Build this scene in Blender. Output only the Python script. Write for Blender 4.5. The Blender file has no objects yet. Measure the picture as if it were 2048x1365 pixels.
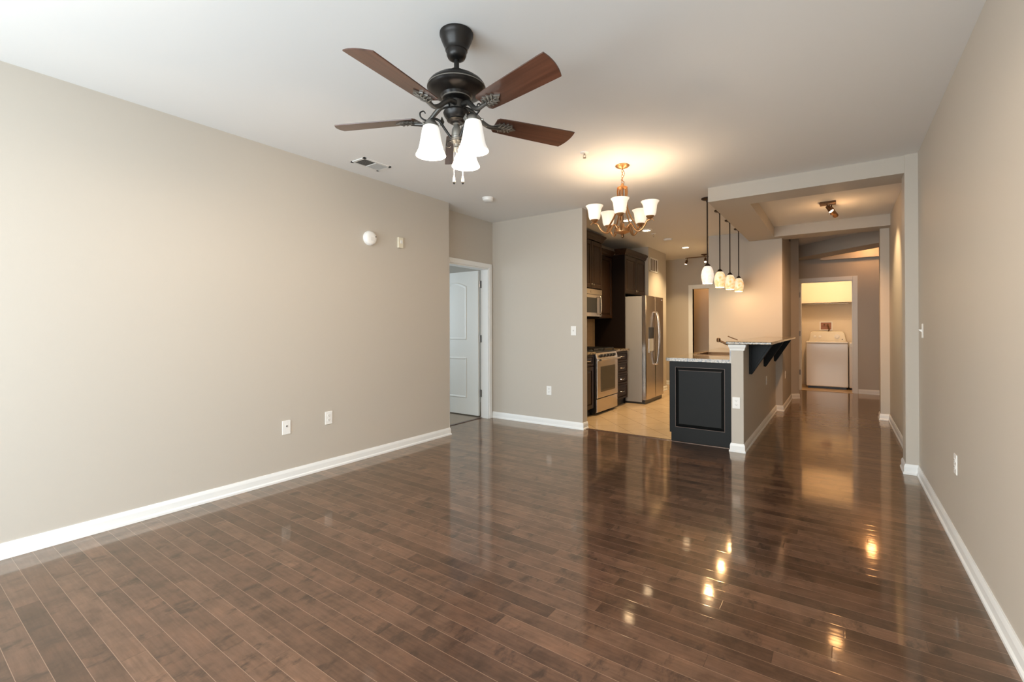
import bpy, bmesh, math, random
from mathutils import Vector, Matrix

S = bpy.context.scene
COL = S.collection
PI = math.pi
R = math.radians

# ------------------------------------------------------------------ camera
H = 2.74
F_PX, CY, YAW, PITCH, ROLL, CAM_H = 927.2451, 652.8423, 0.6152, 0.0029, -0.0026, 1.2643
cam_d = bpy.data.cameras.new('camera')
cam = bpy.data.objects.new('camera', cam_d)
COL.objects.link(cam)
fw = Vector((-math.sin(YAW) * math.cos(PITCH), math.cos(YAW) * math.cos(PITCH), math.sin(PITCH)))
r0 = Vector((math.cos(YAW), math.sin(YAW), 0))
u0 = r0.cross(fw)
rr = r0 * math.cos(ROLL) + u0 * math.sin(ROLL)
uu = u0 * math.cos(ROLL) - r0 * math.sin(ROLL)
cam.matrix_world = Matrix(((rr.x, uu.x, -fw.x, 0), (rr.y, uu.y, -fw.y, 0), (rr.z, uu.z, -fw.z, CAM_H), (0, 0, 0, 1)))
cam_d.sensor_width = 36
cam_d.lens = F_PX / 2048 * 36
cam_d.shift_y = (CY - 682.5) / 2048
cam_d.clip_start = 0.05
S.camera = cam

# ------------------------------------------------------------------ world, daylight, exposure
S.view_settings.view_transform = 'Standard'
S.view_settings.look = 'None'
S.view_settings.exposure = 0.45
S.view_settings.gamma = 1.0
S.view_settings.use_curve_mapping = False

W = bpy.data.worlds.new('sky')
S.world = W
W.use_nodes = True
nt = W.node_tree
bg = nt.nodes['Background']
sky = nt.nodes.new('ShaderNodeTexSky')
sky.sky_type = 'NISHITA'
sky.sun_disc = False
sky.sun_elevation = R(38)
sky.sun_rotation = R(200)
nt.links.new(sky.outputs[0], bg.inputs[0])
bg.inputs[1].default_value = 0.12


def area(name, loc, direction, sx, sy, power, color):
    l = bpy.data.lights.new(name, 'AREA')
    l.shape = 'RECTANGLE'
    l.size, l.size_y = sx, sy
    l.energy = power
    l.color = color
    o = bpy.data.objects.new(name, l)
    COL.objects.link(o)
    o.location = loc
    o.rotation_euler = Vector(direction).to_track_quat('-Z', 'Y').to_euler()
    return o


def point(name, loc, power, color, radius=0.03):
    l = bpy.data.lights.new(name, 'POINT')
    l.energy = power
    l.color = color
    l.shadow_soft_size = radius
    o = bpy.data.objects.new(name, l)
    COL.objects.link(o)
    o.location = loc
    return o


def spot(name, loc, target, power, color, angle=80, blend=0.6, radius=0.03):
    l = bpy.data.lights.new(name, 'SPOT')
    l.energy = power
    l.color = color
    l.spot_size = R(angle)
    l.spot_blend = blend
    l.shadow_soft_size = radius
    o = bpy.data.objects.new(name, l)
    COL.objects.link(o)
    o.location = loc
    o.rotation_euler = (Vector(target) - Vector(loc)).to_track_quat('-Z', 'Y').to_euler()
    return o


DAY = (0.77, 0.905, 1.0)
WARM = (1.0, 0.55, 0.24)
WARM2 = (1.0, 0.72, 0.39)
area('daylight_rear_window', (-2.3, -1.50, 1.30), (0.0, 1, 0.08), 2.5, 2.2, 108, DAY)
area('daylight_rear_window_small', (-0.35, -1.50, 1.35), (-0.1, 1, 0.05), 1.1, 2.0, 38, DAY)
area('daylight_bedroom_window', (-6.4, 4.0, 1.5), (1, 0.2, -0.05), 1.4, 1.5, 26, DAY)

# ------------------------------------------------------------------ helpers: objects


def wloc(o):
    v = Vector((0, 0, 0))
    while o is not None:
        v += o.location
        o = o.parent
    return v


def tag(o, label=None, cat=None, group=None, kind=None):
    if label: o['label'] = label
    if cat: o['category'] = cat
    if group: o['group'] = group
    if kind: o['kind'] = kind
    return o


def empty(name, loc, label=None, cat=None, group=None, kind=None):
    o = bpy.data.objects.new(name, None)
    o.empty_display_size = 0.1
    COL.objects.link(o)
    o.location = loc
    return tag(o, label, cat, group, kind)


def obj(name, bm, m, parent=None, smooth=None, bevel=0, seg=2, local=False):
    """one mesh object; vertices come in world space unless local=True"""
    bmesh.ops.recalc_face_normals(bm, faces=bm.faces[:])
    if parent is not None and not local:
        off = wloc(parent)
        for v in bm.verts: v.co -= off
    me = bpy.data.meshes.new(name)
    if smooth is not None:
        for f in bm.faces: f.smooth = True
    bm.to_mesh(me)
    bm.free()
    for mm in (m if isinstance(m, (list, tuple)) else [m]): me.materials.append(mm)
    o = bpy.data.objects.new(name, me)
    COL.objects.link(o)
    if parent is not None: o.parent = parent
    if bevel:
        b = o.modifiers.new('bevel', 'BEVEL')
        b.width = bevel
        b.segments = seg
        b.limit_method = 'ANGLE'
        b.angle_limit = R(40)
    if smooth is not None and smooth < 180:
        try:
            me.set_sharp_from_angle(angle=R(smooth))
        except Exception:
            pass
    return o


def copy_tree(o, parent=None):
    c = o.copy()
    COL.objects.link(c)
    if parent is not None: c.parent = parent
    for ch in list(o.children): copy_tree(ch, c)
    return c


def struct(name, bm, m, label, cat, **k):
    o = obj(name, bm, m, **k)
    return tag(o, label, cat, kind='structure')


# ------------------------------------------------------------------ helpers: shapes
def BM(): return bmesh.new()


def box(bm, x0, y0, z0, x1, y1, z1, mi=0):
    vs = [bm.verts.new((x, y, z)) for z in (z0, z1) for x, y in ((x0, y0), (x1, y0), (x1, y1), (x0, y1))]
    for f in ((3, 2, 1, 0), (4, 5, 6, 7), (0, 1, 5, 4), (1, 2, 6, 5), (2, 3, 7, 6), (3, 0, 4, 7)):
        bm.faces.new([vs[i] for i in f]).material_index = mi
    return bm


def B(*a): return box(BM(), *a)


def prism(bm, pts, z0, z1, axis='z', mi=0):
    """polygon extruded along an axis. pts are (a,b) in the two other axes (x,y / y,z / x,z)"""
    def P(p, h):
        return {'z': (p[0], p[1], h), 'x': (h, p[0], p[1]), 'y': (p[0], h, p[1])}[axis]
    lo = [bm.verts.new(P(p, z0)) for p in pts]
    hi = [bm.verts.new(P(p, z1)) for p in pts]
    n = len(pts)
    bm.faces.new(lo[::-1]).material_index = mi
    bm.faces.new(hi).material_index = mi
    for i in range(n):
        bm.faces.new((lo[i], lo[(i + 1) % n], hi[(i + 1) % n], hi[i])).material_index = mi
    return bm


def lathe(bm, prof, c=(0, 0, 0), n=32, axis='z', cap=True, mi=0, mat=None):
    """prof: list of (radius, height). mat: optional 4x4 to place it"""
    rings = []
    for r, h in prof:
        ring = []
        for i in range(n):
            a = 2 * PI * i / n
            p = Vector((r * math.cos(a), r * math.sin(a), h))
            if axis == 'x': p = Vector((p.z, p.x, p.y))
            if axis == 'y': p = Vector((p.x, p.z, p.y))
            if mat is not None: p = mat @ p
            ring.append(bm.verts.new(p + Vector(c)))
        rings.append(ring)
    for a, b in zip(rings, rings[1:]):
        for i in range(n):
            bm.faces.new((a[i], a[(i + 1) % n], b[(i + 1) % n], b[i])).material_index = mi
    if cap:
        bm.faces.new(rings[0][::-1]).material_index = mi
        bm.faces.new(rings[-1]).material_index = mi
    return bm


def spline(pts, n=8):
    pts = [Vector(p) for p in pts]
    out = []
    P = [pts[0] * 2 - pts[1]] + pts + [pts[-1] * 2 - pts[-2]]
    for i in range(1, len(P) - 2):
        for k in range(n):
            t = k / n
            a, b, c, d = P[i - 1], P[i], P[i + 1], P[i + 2]
            out.append(0.5 * ((2 * b) + (c - a) * t + (2 * a - 5 * b + 4 * c - d) * t * t + (3 * b - a - 3 * c + d) * t ** 3))
    out.append(pts[-1])
    return out


def tube(bm, pts, r, n=8, r1=None, flat=1.0):
    pts = [Vector(p) for p in pts]
    rings = []
    ref = None
    for i, p in enumerate(pts):
        t = (pts[min(i + 1, len(pts) - 1)] - pts[max(i - 1, 0)]).normalized()
        if ref is None:
            ref = Vector((0, 0, 1)) if abs(t.z) < 0.9 else Vector((1, 0, 0))
        u = (ref - t * ref.dot(t)).normalized()
        ref = u
        v = t.cross(u)
        rad = r if r1 is None else r + (r1 - r) * i / max(1, len(pts) - 1)
        rings.append([bm.verts.new(p + u * rad * math.cos(2 * PI * k / n) + v * rad * flat * math.sin(2 * PI * k / n)) for k in range(n)])
    for a, b in zip(rings, rings[1:]):
        for k in range(n): bm.faces.new((a[k], a[(k + 1) % n], b[(k + 1) % n], b[k]))
    bm.faces.new(rings[0][::-1])
    bm.faces.new(rings[-1])
    return bm


def moulding(bm, path, prof, side=1):
    """sweep a profile (offset from wall, z) along a mitred polyline in plan"""
    P = [Vector((p[0], p[1], 0)) for p in path]
    rings = []
    for i, p in enumerate(P):
        d0 = (P[i] - P[i - 1]).normalized() if i else None
        d1 = (P[i + 1] - P[i]).normalized() if i < len(P) - 1 else None
        n0 = Vector((-d0.y, d0.x, 0)) * side if d0 else None
        n1 = Vector((-d1.y, d1.x, 0)) * side if d1 else None
        if n0 is None: m = n1
        elif n1 is None: m = n0
        else:
            m = (n0 + n1)
            m = m / max(0.15, (1 + n0.dot(n1)))
        rings.append([bm.verts.new(p + m * o + Vector((0, 0, z))) for o, z in prof])
    n = len(prof)
    for a, b in zip(rings, rings[1:]):
        for k in range(n): bm.faces.new((a[k], a[(k + 1) % n], b[(k + 1) % n], b[k]))
    bm.faces.new(rings[0][::-1])
    bm.faces.new(rings[-1])
    return bm


BASE = [(0.0, 0.0), (0.020, 0.0), (0.020, 0.014), (0.013, 0.024), (0.013, 0.062), (0.010, 0.074), (0.006, 0.086), (0.0, 0.086)]
CROWN = [(0.0, 0.0), (0.010, 0.0), (0.012, 0.018), (0.022, 0.028), (0.030, 0.050), (0.052, 0.075), (0.055, 0.098), (0.0, 0.098)]

# ------------------------------------------------------------------ materials


def mat(name, color, rough=0.5, metal=0.0, emit=None, estr=0.0, coat=0.0, spec=0.5):
    m = bpy.data.materials.new(name)
    m.use_nodes = True
    p = m.node_tree.nodes['Principled BSDF']
    p.inputs['Base Color'].default_value = (*color, 1)
    p.inputs['Roughness'].default_value = rough
    p.inputs['Metallic'].default_value = metal
    p.inputs['Specular IOR Level'].default_value = spec
    if coat:
        p.inputs['Coat Weight'].default_value = coat
        p.inputs['Coat Roughness'].default_value = 0.06
    if emit:
        p.inputs['Emission Color'].default_value = (*emit, 1)
        p.inputs['Emission Strength'].default_value = estr
    return m


def N(m, t, **k):
    n = m.node_tree.nodes.new(t)
    for a, b in k.items(): setattr(n, a, b)
    return n


def L(m, a, b): m.node_tree.links.new(a, b)


def pb(m): return m.node_tree.nodes['Principled BSDF']


def math_n(m, op, a, b=None, c=None):
    n = N(m, 'ShaderNodeMath', operation=op)
    for i, v in enumerate((a, b, c)):
        if v is None: continue
        if isinstance(v, (int, float)): n.inputs[i].default_value = v
        else: L(m, v, n.inputs[i])
    return n.outputs[0]


def ramp(m, fac, stops):
    n = N(m, 'ShaderNodeValToRGB')
    e = n.color_ramp.elements
    while len(e) < len(stops): e.new(0.5)
    for i, (p, c) in enumerate(stops):
        e[i].position = p
        e[i].color = (*c, 1)
    L(m, fac, n.inputs[0])
    return n.outputs[0]


def mixc(m, fac, a, b, mode='MIX'):
    n = N(m, 'ShaderNodeMix', data_type='RGBA', blend_type=mode)
    if isinstance(fac, (int, float)): n.inputs[0].default_value = fac
    else: L(m, fac, n.inputs[0])
    for s, v in ((6, a), (7, b)):
        if isinstance(v, tuple): n.inputs[s].default_value = (*v, 1)
        else: L(m, v, n.inputs[s])
    return n.outputs[2]


def noise(m, vec, scale, detail=3, rough=0.5):
    n = N(m, 'ShaderNodeTexNoise')
    n.inputs['Scale'].default_value = scale
    n.inputs['Detail'].default_value = detail
    n.inputs['Roughness'].default_value = rough
    if vec is not None: L(m, vec, n.inputs['Vector'])
    return n.outputs['Fac']


def objco(m, scale=(1, 1, 1), rot=(0, 0, 0)):
    tc = N(m, 'ShaderNodeTexCoord')
    mp = N(m, 'ShaderNodeMapping')
    mp.inputs['Scale'].default_value = scale
    mp.inputs['Rotation'].default_value = rot
    L(m, tc.outputs['Object'], mp.inputs['Vector'])
    return mp.outputs[0]


def bump(m, height, strength=0.2, dist=0.01):
    n = N(m, 'ShaderNodeBump')
    n.inputs['Strength'].default_value = strength
    n.inputs['Distance'].default_value = dist
    L(m, height, n.inputs['Height'])
    L(m, n.outputs[0], pb(m).inputs['Normal'])
    return n


# painted walls, ceiling, trim
M_wall = mat('taupe wall paint', (0.518, 0.471, 0.408), 0.55, spec=0.35)
bump(M_wall, noise(M_wall, objco(M_wall), 160, 2), 0.05, 0.004)
M_ceil = mat('white ceiling paint', (0.80, 0.785, 0.76), 0.8, spec=0.2)
M_white = mat('white trim paint', (0.83, 0.835, 0.82), 0.35)
M_door = mat('white door paint', (0.78, 0.80, 0.78), 0.4)
M_cream = mat('cream laundry paint', (0.78, 0.70, 0.57), 0.6)
M_carpet = mat('beige carpet', (0.42, 0.36, 0.29), 0.95)
bump(M_carpet, noise(M_carpet, objco(M_carpet), 300, 2), 0.6, 0.01)
M_plate = mat('white plastic', (0.84, 0.83, 0.80), 0.35)
M_slot = mat('dark slot', (0.10, 0.09, 0.08), 0.6)
M_ivory = mat('ivory plastic', (0.72, 0.66, 0.52), 0.4)
M_vent = mat('vent white enamel', (0.76, 0.75, 0.72), 0.45)
M_ventdark = mat('vent interior', (0.16, 0.155, 0.14), 0.7)
M_hinge = mat('nickel hinge', (0.30, 0.29, 0.28), 0.35, 0.9)

# stained maple strip floor
M_floor = mat('dark stained strip floor', (0.1, 0.05, 0.03), 0.2, spec=0.45)
m = M_floor
tc = N(m, 'ShaderNodeTexCoord')
sp = N(m, 'ShaderNodeSeparateXYZ')
L(m, tc.outputs['Object'], sp.inputs[0])
X, Y = sp.outputs[0], sp.outputs[1]
PW = 0.0826
row = math_n(m, 'FLOOR', math_n(m, 'DIVIDE', Y, PW))
fy = math_n(m, 'FRACT', math_n(m, 'DIVIDE', Y, PW))
wn = N(m, 'ShaderNodeTexWhiteNoise', noise_dimensions='1D')
L(m, row, wn.inputs['W'])
plen = math_n(m, 'MULTIPLY_ADD', wn.outputs['Value'], 0.45, 0.75)
wn2 = N(m, 'ShaderNodeTexWhiteNoise', noise_dimensions='1D')
L(m, math_n(m, 'ADD', row, 37.31), wn2.inputs['W'])
xs = math_n(m, 'DIVIDE', math_n(m, 'ADD', X, math_n(m, 'MULTIPLY', wn2.outputs['Value'], 9.0)), plen)
# boards of uneven length: warp the running coordinate a little inside each row
col_i = math_n(m, 'FLOOR', xs)
fx = math_n(m, 'FRACT', xs)
cv = N(m, 'ShaderNodeCombineXYZ')
L(m, row, cv.inputs[0])
L(m, col_i, cv.inputs[1])
pid = N(m, 'ShaderNodeTexWhiteNoise', noise_dimensions='3D')
L(m, cv.outputs[0], pid.inputs['Vector'])
tone = pid.outputs['Value']
base = ramp(m, tone, [(0.0, (0.068, 0.035, 0.023)), (0.3, (0.098, 0.052, 0.034)), (0.7, (0.122, 0.066, 0.044)), (1.0, (0.165, 0.092, 0.060))])
off = N(m, 'ShaderNodeVectorMath', operation='MULTIPLY_ADD')
L(m, pid.outputs['Color'], off.inputs[0])
off.inputs[1].default_value = (17, 11, 5)
L(m, tc.outputs['Object'], off.inputs[2])
mpg = N(m, 'ShaderNodeMapping')
mpg.inputs['Scale'].default_value = (3.0, 34, 1)
L(m, off.outputs[0], mpg.inputs['Vector'])
grain = noise(m, mpg.outputs[0], 2.0, 5, 0.6)
mpk = N(m, 'ShaderNodeMapping')
mpk.inputs['Scale'].default_value = (9.0, 4.5, 1)
mpk.inputs['Rotation'].default_value = (0, 0, R(20))
L(m, off.outputs[0], mpk.inputs['Vector'])
streak = noise(m, mpk.outputs[0], 1.1, 5, 0.65)
c1 = mixc(m, ramp(m, grain, [(0.3, (0, 0, 0)), (0.75, (1, 1, 1))]), mixc(m, 1.0, base, (0.64, 0.61, 0.58), 'MULTIPLY'), base)
c2 = mixc(m, ramp(m, streak, [(0.55, (0, 0, 0)), (0.66, (0.9, 0.9, 0.9))]), c1, (0.038, 0.021, 0.015))
mott = noise(m, off.outputs[0], 7.0, 4, 0.6)
c2 = mixc(m, 1.0, c2, ramp(m, mott, [(0.32, (0.62, 0.60, 0.60)), (0.5, (1.0, 1.0, 1.0)), (0.70, (1.32, 1.26, 1.20))]), 'MULTIPLY')
dy = math_n(m, 'MULTIPLY', math_n(m, 'MINIMUM', fy, math_n(m, 'SUBTRACT', 1.0, fy)), PW)
dx = math_n(m, 'MULTIPLY', math_n(m, 'MINIMUM', fx, math_n(m, 'SUBTRACT', 1.0, fx)), 0.9)
gy = math_n(m, 'LESS_THAN', dy, 0.0010)
gx = math_n(m, 'LESS_THAN', dx, 0.0009)
c3 = mixc(m, math_n(m, 'MULTIPLY', gx, 0.8), c2, (0.045, 0.024, 0.016))
c4 = mixc(m, math_n(m, 'MULTIPLY', gy, 0.55), c3, (0.36, 0.24, 0.17))  # pale row seams: light caught by the board bevels, painted into the colour
L(m, c4, pb(m).inputs['Base Color'])
edge = N(m, 'ShaderNodeMapRange')
edge.inputs['From Min'].default_value = 0.0
edge.inputs['From Max'].default_value = 0.003
L(m, math_n(m, 'MINIMUM', dy, dx), edge.inputs['Value'])
wave = noise(m, objco(m, (3.5, 14, 1)), 1.0, 2)
hsum = math_n(m, 'ADD', math_n(m, 'MULTIPLY', edge.outputs[0], 0.10), math_n(m, 'MULTIPLY', wave, 0.55))
bump(m, hsum, 0.17, 0.004)
pb(m).inputs['Specular IOR Level'].default_value = 0.15
pb(m).inputs['Roughness'].default_value = 0.35
# amber varnish: a tinted gloss layer over the stained wood
gl = N(m, 'ShaderNodeBsdfGlossy')
gl.inputs['Color'].default_value = (1.0, 0.87, 0.73, 1)
gl.inputs['Roughness'].default_value = 0.075
bn = [n for n in m.node_tree.nodes if n.type == 'BUMP'][0]
L(m, bn.outputs[0], gl.inputs['Normal'])
fr_ = N(m, 'ShaderNodeFresnel')
fr_.inputs['IOR'].default_value = 1.75
L(m, bn.outputs[0], fr_.inputs['Normal'])
mx = N(m, 'ShaderNodeMixShader')
L(m, fr_.outputs[0], mx.inputs[0])
L(m, pb(m).outputs[0], mx.inputs[1])
L(m, gl.outputs[0], mx.inputs[2])
L(m, mx.outputs[0], m.node_tree.nodes['Material Output'].inputs['Surface'])

# kitchen tile, laid diagonally
M_tile = mat('beige stone floor tile', (0.5, 0.4, 0.27), 0.22)
m = M_tile
co = objco(m, (1, 1, 1), (0, 0, R(45)))
br = N(m, 'ShaderNodeTexBrick', offset=0.0, squash=1.0)
br.inputs['Scale'].default_value = 1.0
br.inputs['Brick Width'].default_value = 0.335
br.inputs['Row Height'].default_value = 0.335
br.inputs['Mortar Size'].default_value = 0.0045
br.inputs['Color1'].default_value = (0.53, 0.385, 0.235, 1)
br.inputs['Color2'].default_value = (0.46, 0.33, 0.20, 1)
br.inputs['Mortar'].default_value = (0.24, 0.165, 0.10, 1)
L(m, co, br.inputs['Vector'])
ct = mixc(m, math_n(m, 'MULTIPLY', noise(m, objco(m, (6, 2, 1), (0, 0, R(20))), 2.0, 5), 0.45), br.outputs['Color'], (0.64, 0.48, 0.30))
L(m, ct, pb(m).inputs['Base Color'])
bump(m, br.outputs['Fac'], -0.2, 0.003)

M_vinyl = mat('laundry floor tile', (0.62, 0.44, 0.24), 0.3)
M_strip = mat('dark wood threshold strip', (0.075, 0.035, 0.018), 0.25)

# granite
M_granite = mat('speckled beige granite', (0.5, 0.4, 0.28), 0.08, spec=0.6)
m = M_granite
v1 = N(m, 'ShaderNodeTexVoronoi')
v1.inputs['Scale'].default_value = 70
L(m, objco(m), v1.inputs['Vector'])
g1 = ramp(m, v1.outputs['Color'], [(0.0, (0.03, 0.025, 0.022)), (0.30, (0.10, 0.075, 0.05)), (0.48, (0.36, 0.27, 0.17)), (0.8, (0.50, 0.41, 0.29)), (1.0, (0.26, 0.21, 0.16))])
g2 = mixc(m, ramp(m, noise(m, objco(m), 22, 4, 0.7), [(0.48, (0, 0, 0)), (0.64, (0.6, 0.6, 0.6))]), g1, (0.48, 0.37, 0.24))
L(m, mixc(m, 1.0, g2, (0.66, 0.63, 0.58), 'MULTIPLY'), pb(m).inputs['Base Color'])

# woods


def wood(name, c0, c1, rough=0.3, scale=(1.5, 40, 40), coat=0.2, spec=0.5):
    m = mat(name, c0, rough, coat=coat, spec=spec)
    g = noise(m, objco(m, scale), 1.0, 5, 0.6)
    L(m, ramp(m, g, [(0.3, c0), (0.7, c1)]), pb(m).inputs['Base Color'])
    return m


M_espresso = wood('espresso stained maple', (0.016, 0.0072, 0.0035), (0.034, 0.0155, 0.007), 0.36, (40, 40, 1.5), 0.0, 0.28)
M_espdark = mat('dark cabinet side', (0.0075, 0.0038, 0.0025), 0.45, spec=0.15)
M_black = mat('charcoal painted cabinet', (0.0075, 0.0080, 0.0080), 0.45, spec=0.16)
M_glaze = mat('brown rubbed edge', (0.07, 0.036, 0.020), 0.4)
M_blade = wood('walnut fan blade', (0.050, 0.019, 0.011), (0.100, 0.040, 0.023), 0.28, (2.0, 45, 10), coat=0.35)
# metals
M_steel = mat('brushed stainless steel', (0.56, 0.50, 0.45), 0.22, 1.0)
m = M_steel
bump(m, noise(m, objco(m, (1, 1, 90)), 6, 2), 0.03, 0.002)
M_fridgeside = mat('grey enamel fridge side', (0.30, 0.285, 0.275), 0.45, 0.15)
M_darkglass = mat('dark oven glass', (0.035, 0.030, 0.024), 0.05, 0.0, spec=0.8)
M_blackmetal = mat('black cast iron', (0.012, 0.012, 0.012), 0.45)
M_blackplastic = mat('black plastic', (0.015, 0.015, 0.016), 0.3)
M_bronze = mat('oil rubbed bronze', (0.032, 0.029, 0.027), 0.33, 0.75)
M_bronze_mid = mat('worn bronze', (0.085, 0.078, 0.07), 0.36, 0.75)
M_bronze_hi = mat('rubbed bronze highlight', (0.26, 0.24, 0.21), 0.38, 0.75)
M_gold = mat('antique copper gold', (0.50, 0.27, 0.12), 0.36, 0.9)
M_golddark = mat('aged copper', (0.16, 0.085, 0.04), 0.4, 0.85)
M_pendmetal = mat('dark bronze pendant metal', (0.045, 0.028, 0.02), 0.4, 0.7)
M_nickel = mat('satin nickel', (0.55, 0.50, 0.44), 0.25, 1.0)
M_chain = mat('pale pull chain', (0.50, 0.48, 0.42), 0.4, 0.3)
# lamp glass that gives off light
M_fanshade = mat('lit white scavo glass', (0.9, 0.89, 0.85), 0.3, emit=(1.0, 0.98, 0.93), estr=0.34)
M_chanshade = mat('lit cream alabaster glass', (0.9, 0.82, 0.70), 0.3, emit=(1.0, 0.86, 0.66), estr=0.42)
M_bulb = mat('glowing bulb', (1, 1, 1), 0.3, emit=(1.0, 0.93, 0.82), estr=9.0)
M_bulbw = mat('glowing warm bulb', (1, 0.9, 0.8), 0.3, emit=(1.0, 0.80, 0.55), estr=9.0)
M_chrome = mat('polished reflector', (0.8, 0.78, 0.75), 0.1, 1.0)


def mosaic(name, ca, cb, e):
    m = mat(name, ca, 0.25, emit=(1, 0.9, 0.75), estr=e)
    v = N(m, 'ShaderNodeTexVoronoi')
    v.inputs['Scale'].default_value = 70
    L(m, objco(m), v.inputs['Vector'])
    v2 = N(m, 'ShaderNodeTexVoronoi', feature='DISTANCE_TO_EDGE')
    v2.inputs['Scale'].default_value = 70
    L(m, objco(m), v2.inputs['Vector'])
    c = ramp(m, noise(m, objco(m), 14, 3, 0.6), [(0.42, ca), (0.62, cb)])
    c = mixc(m, ramp(m, v2.outputs['Distance'], [(0.02, (0.45, 0.45, 0.45)), (0.10, (0, 0, 0))]), c, (0.55, 0.42, 0.26))
    L(m, c, pb(m).inputs['Base Color'])
    L(m, c, pb(m).inputs['Emission Color'])
    return m


M_mosaic_w = mosaic('lit white mosaic glass', (1.0, 0.90, 0.80), (0.95, 0.80, 0.68), 0.45)
M_mosaic_a = mosaic('lit amber mosaic glass', (1.0, 0.86, 0.62), (0.90, 0.55, 0.20), 0.5)
M_washer = mat('white appliance enamel', (0.80, 0.76, 0.70), 0.22, coat=0.3)
M_pink = mat('copper pipe box', (0.35, 0.17, 0.12), 0.6)

# ------------------------------------------------------------------ room shell
XL, XR, XD, YE, YB = -3.7625, 0.547, -3.9875, 4.04, 5.17
XK = -3.47
YR = -1.6                                               # rear wall, behind the camera
bm = B(-4.11, YR - 0.12, -0.08, 0.67, 5.25, 0)
box(bm, -0.90, 5.25, -0.08, 1.7, 10.95, 0)
struct('floor', bm, M_floor, 'glossy dark brown hardwood strip floor of the living room and hall', 'floor')
struct('floor_kitchen', B(XK - .13, 5.25, -0.08, -0.90, 11.4, 0), M_tile, 'beige diagonal stone tile floor of the kitchen', 'floor')
struct('floor_bedroom', B(-7.0, 2.4, -0.08, -4.11, 6.1, 0), M_carpet, 'beige carpet floor seen through the open white door', 'floor')
struct('floor_laundry', B(-0.90, 10.95, -0.08, 1.5, 12.2, 0), M_vinyl, 'orange tan floor in front of the washing machine', 'floor')

bm = B(-4.2, YR - .12, H, 0.67, 8.15, H + .1)
box(bm, XK - .13, 8.15, H, -0.70, 11.4, H + .1)
struct('ceiling', bm, M_ceil, 'smooth white ceiling of the living room and kitchen', 'ceiling')
struct('ceiling_hall', B(-0.70, 8.15, 2.82, 1.7, 10.95, 2.92), M_ceil, 'white ceiling at the far end of the hall', 'ceiling')
struct('ceiling_laundry', B(-0.9, 10.95, 2.6, 1.5, 12.2, 2.7), M_ceil, 'white ceiling of the laundry closet', 'ceiling')
struct('ceiling_bedroom', B(-7.0, 2.4, H, -4.2, 6.1, H + .1), M_ceil, 'white ceiling of the room behind the open door', 'ceiling')

struct('wall_left', B(-4.11, YR, 0, XL, YE, H), M_wall, 'long bare taupe wall on the left of the living room', 'wall')
bm = B(-4.11, YE, 0, XD, 4.262, H)
box(bm, -4.11, 4.262, 2.085, XD, 5.08, H)
box(bm, -4.11, 5.08, 0, XD, YB, H)
struct('wall_entry', bm, M_wall, 'narrow recessed taupe wall around the open white door', 'wall')
struct('wall_partition', B(-4.11, YB, 0, -2.589, 5.292, H), M_wall, 'short taupe wall between the open door and the kitchen opening', 'wall')
struct('wall_right', B(XR, YR, 0, 0.66, 8.2, H + .08), M_wall, 'long taupe wall along the right of the room and hall', 'wall')
struct('wall_pier_near', B(0.4595, 5.2, 0, XR, 5.42, H), M_wall, 'shallow taupe pier on the right wall under the dropped bulkhead', 'wall')
struct('wall_pier_far', B(0.449, 8.0, 0, XR, 8.2, 2.82), M_wall, 'shallow taupe pier at the far end of the hall', 'wall')
struct('wall_kitchen', B(XK - .13, 5.292, 0, XK, 10.35, H), M_wall, 'taupe kitchen wall behind the cabinets', 'wall')
struct('wall_chase', B(XK, 8.385, 0, -2.86, 9.44, H), M_wall, 'boxed out cream wall with return grille right of the refrigerator', 'wall')
bm = B(XK - .13, 10.35, 0, -2.57, 10.45, H)
box(bm, -2.57, 10.35, 2.10, -1.80, 10.45, H)
box(bm, -1.80, 10.35, 0, -0.70, 10.45, H)
struct('wall_kitchen_end', bm, M_wall, 'far taupe end wall of the kitchen with a white cased doorway', 'wall')
bm = prism(BM(), [(-1.735, 8.0), (-0.70, 8.0), (-0.70, 9.48), (-0.585, 9.595), (-0.80, 9.81), (-0.80, 10.35), (-0.9, 10.35), (-0.9, 9.6), (-1.735, 9.6)], 0, 2.82)
struct('wall_hall_left', bm, M_wall, 'taupe wall block behind the pendant lamps, left of the hall', 'wall')
bm = B(-0.9, 10.9, 0, -0.635, 10.98, 2.82)
box(bm, -0.635, 10.9, 2.15, 0.205, 10.98, 2.82)
box(bm, 0.205, 10.9, 0, 1.7, 10.98, 2.82)
struct('wall_hall_end', bm, M_wall, 'taupe end wall of the hall around the laundry doorway', 'wall')
struct('wall_hall_right', B(1.6, 8.2, 0, 1.7, 10.9, 2.82), M_wall, 'taupe side wall where the hall turns right', 'wall')
struct('wall_hall_return', B(0.66, 8.1, 0, 1.7, 8.2, 2.82), M_wall, 'taupe return wall where the hall turns right', 'wall')
bm = B(-0.9, 12.1, 0, 1.5, 12.2, 2.6)
box(bm, -0.9, 10.98, 0, -0.80, 12.1, 2.6)
box(bm, 1.4, 10.98, 0, 1.5, 12.1, 2.6)
struct('wall_laundry', bm, M_cream, 'cream walls of the laundry closet behind the washing machine', 'wall')
bm = B(-3.0, 11.3, 0, -1.4, 11.4, H)
box(bm, -3.1, 10.45, 0, -3.0, 11.4, H)
box(bm, -1.5, 10.45, 0, -1.4, 11.3, H)
struct('wall_pantry', bm, M_wall, 'warmly lit walls of the small room beyond the kitchen doorway', 'wall')
bm = B(-7.1, 2.3, 0, -7.0, 6.2, H)
box(bm, -7.0, 2.3, 0, -4.11, 2.4, H)
box(bm, -7.0, 6.1, 0, -4.11, 6.2, H)
struct('wall_bedroom', bm, M_wall, 'taupe walls of the room behind the open white door', 'wall')
bm = B(-4.2, YR - .12, 0, -3.6, YR, H)
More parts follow.
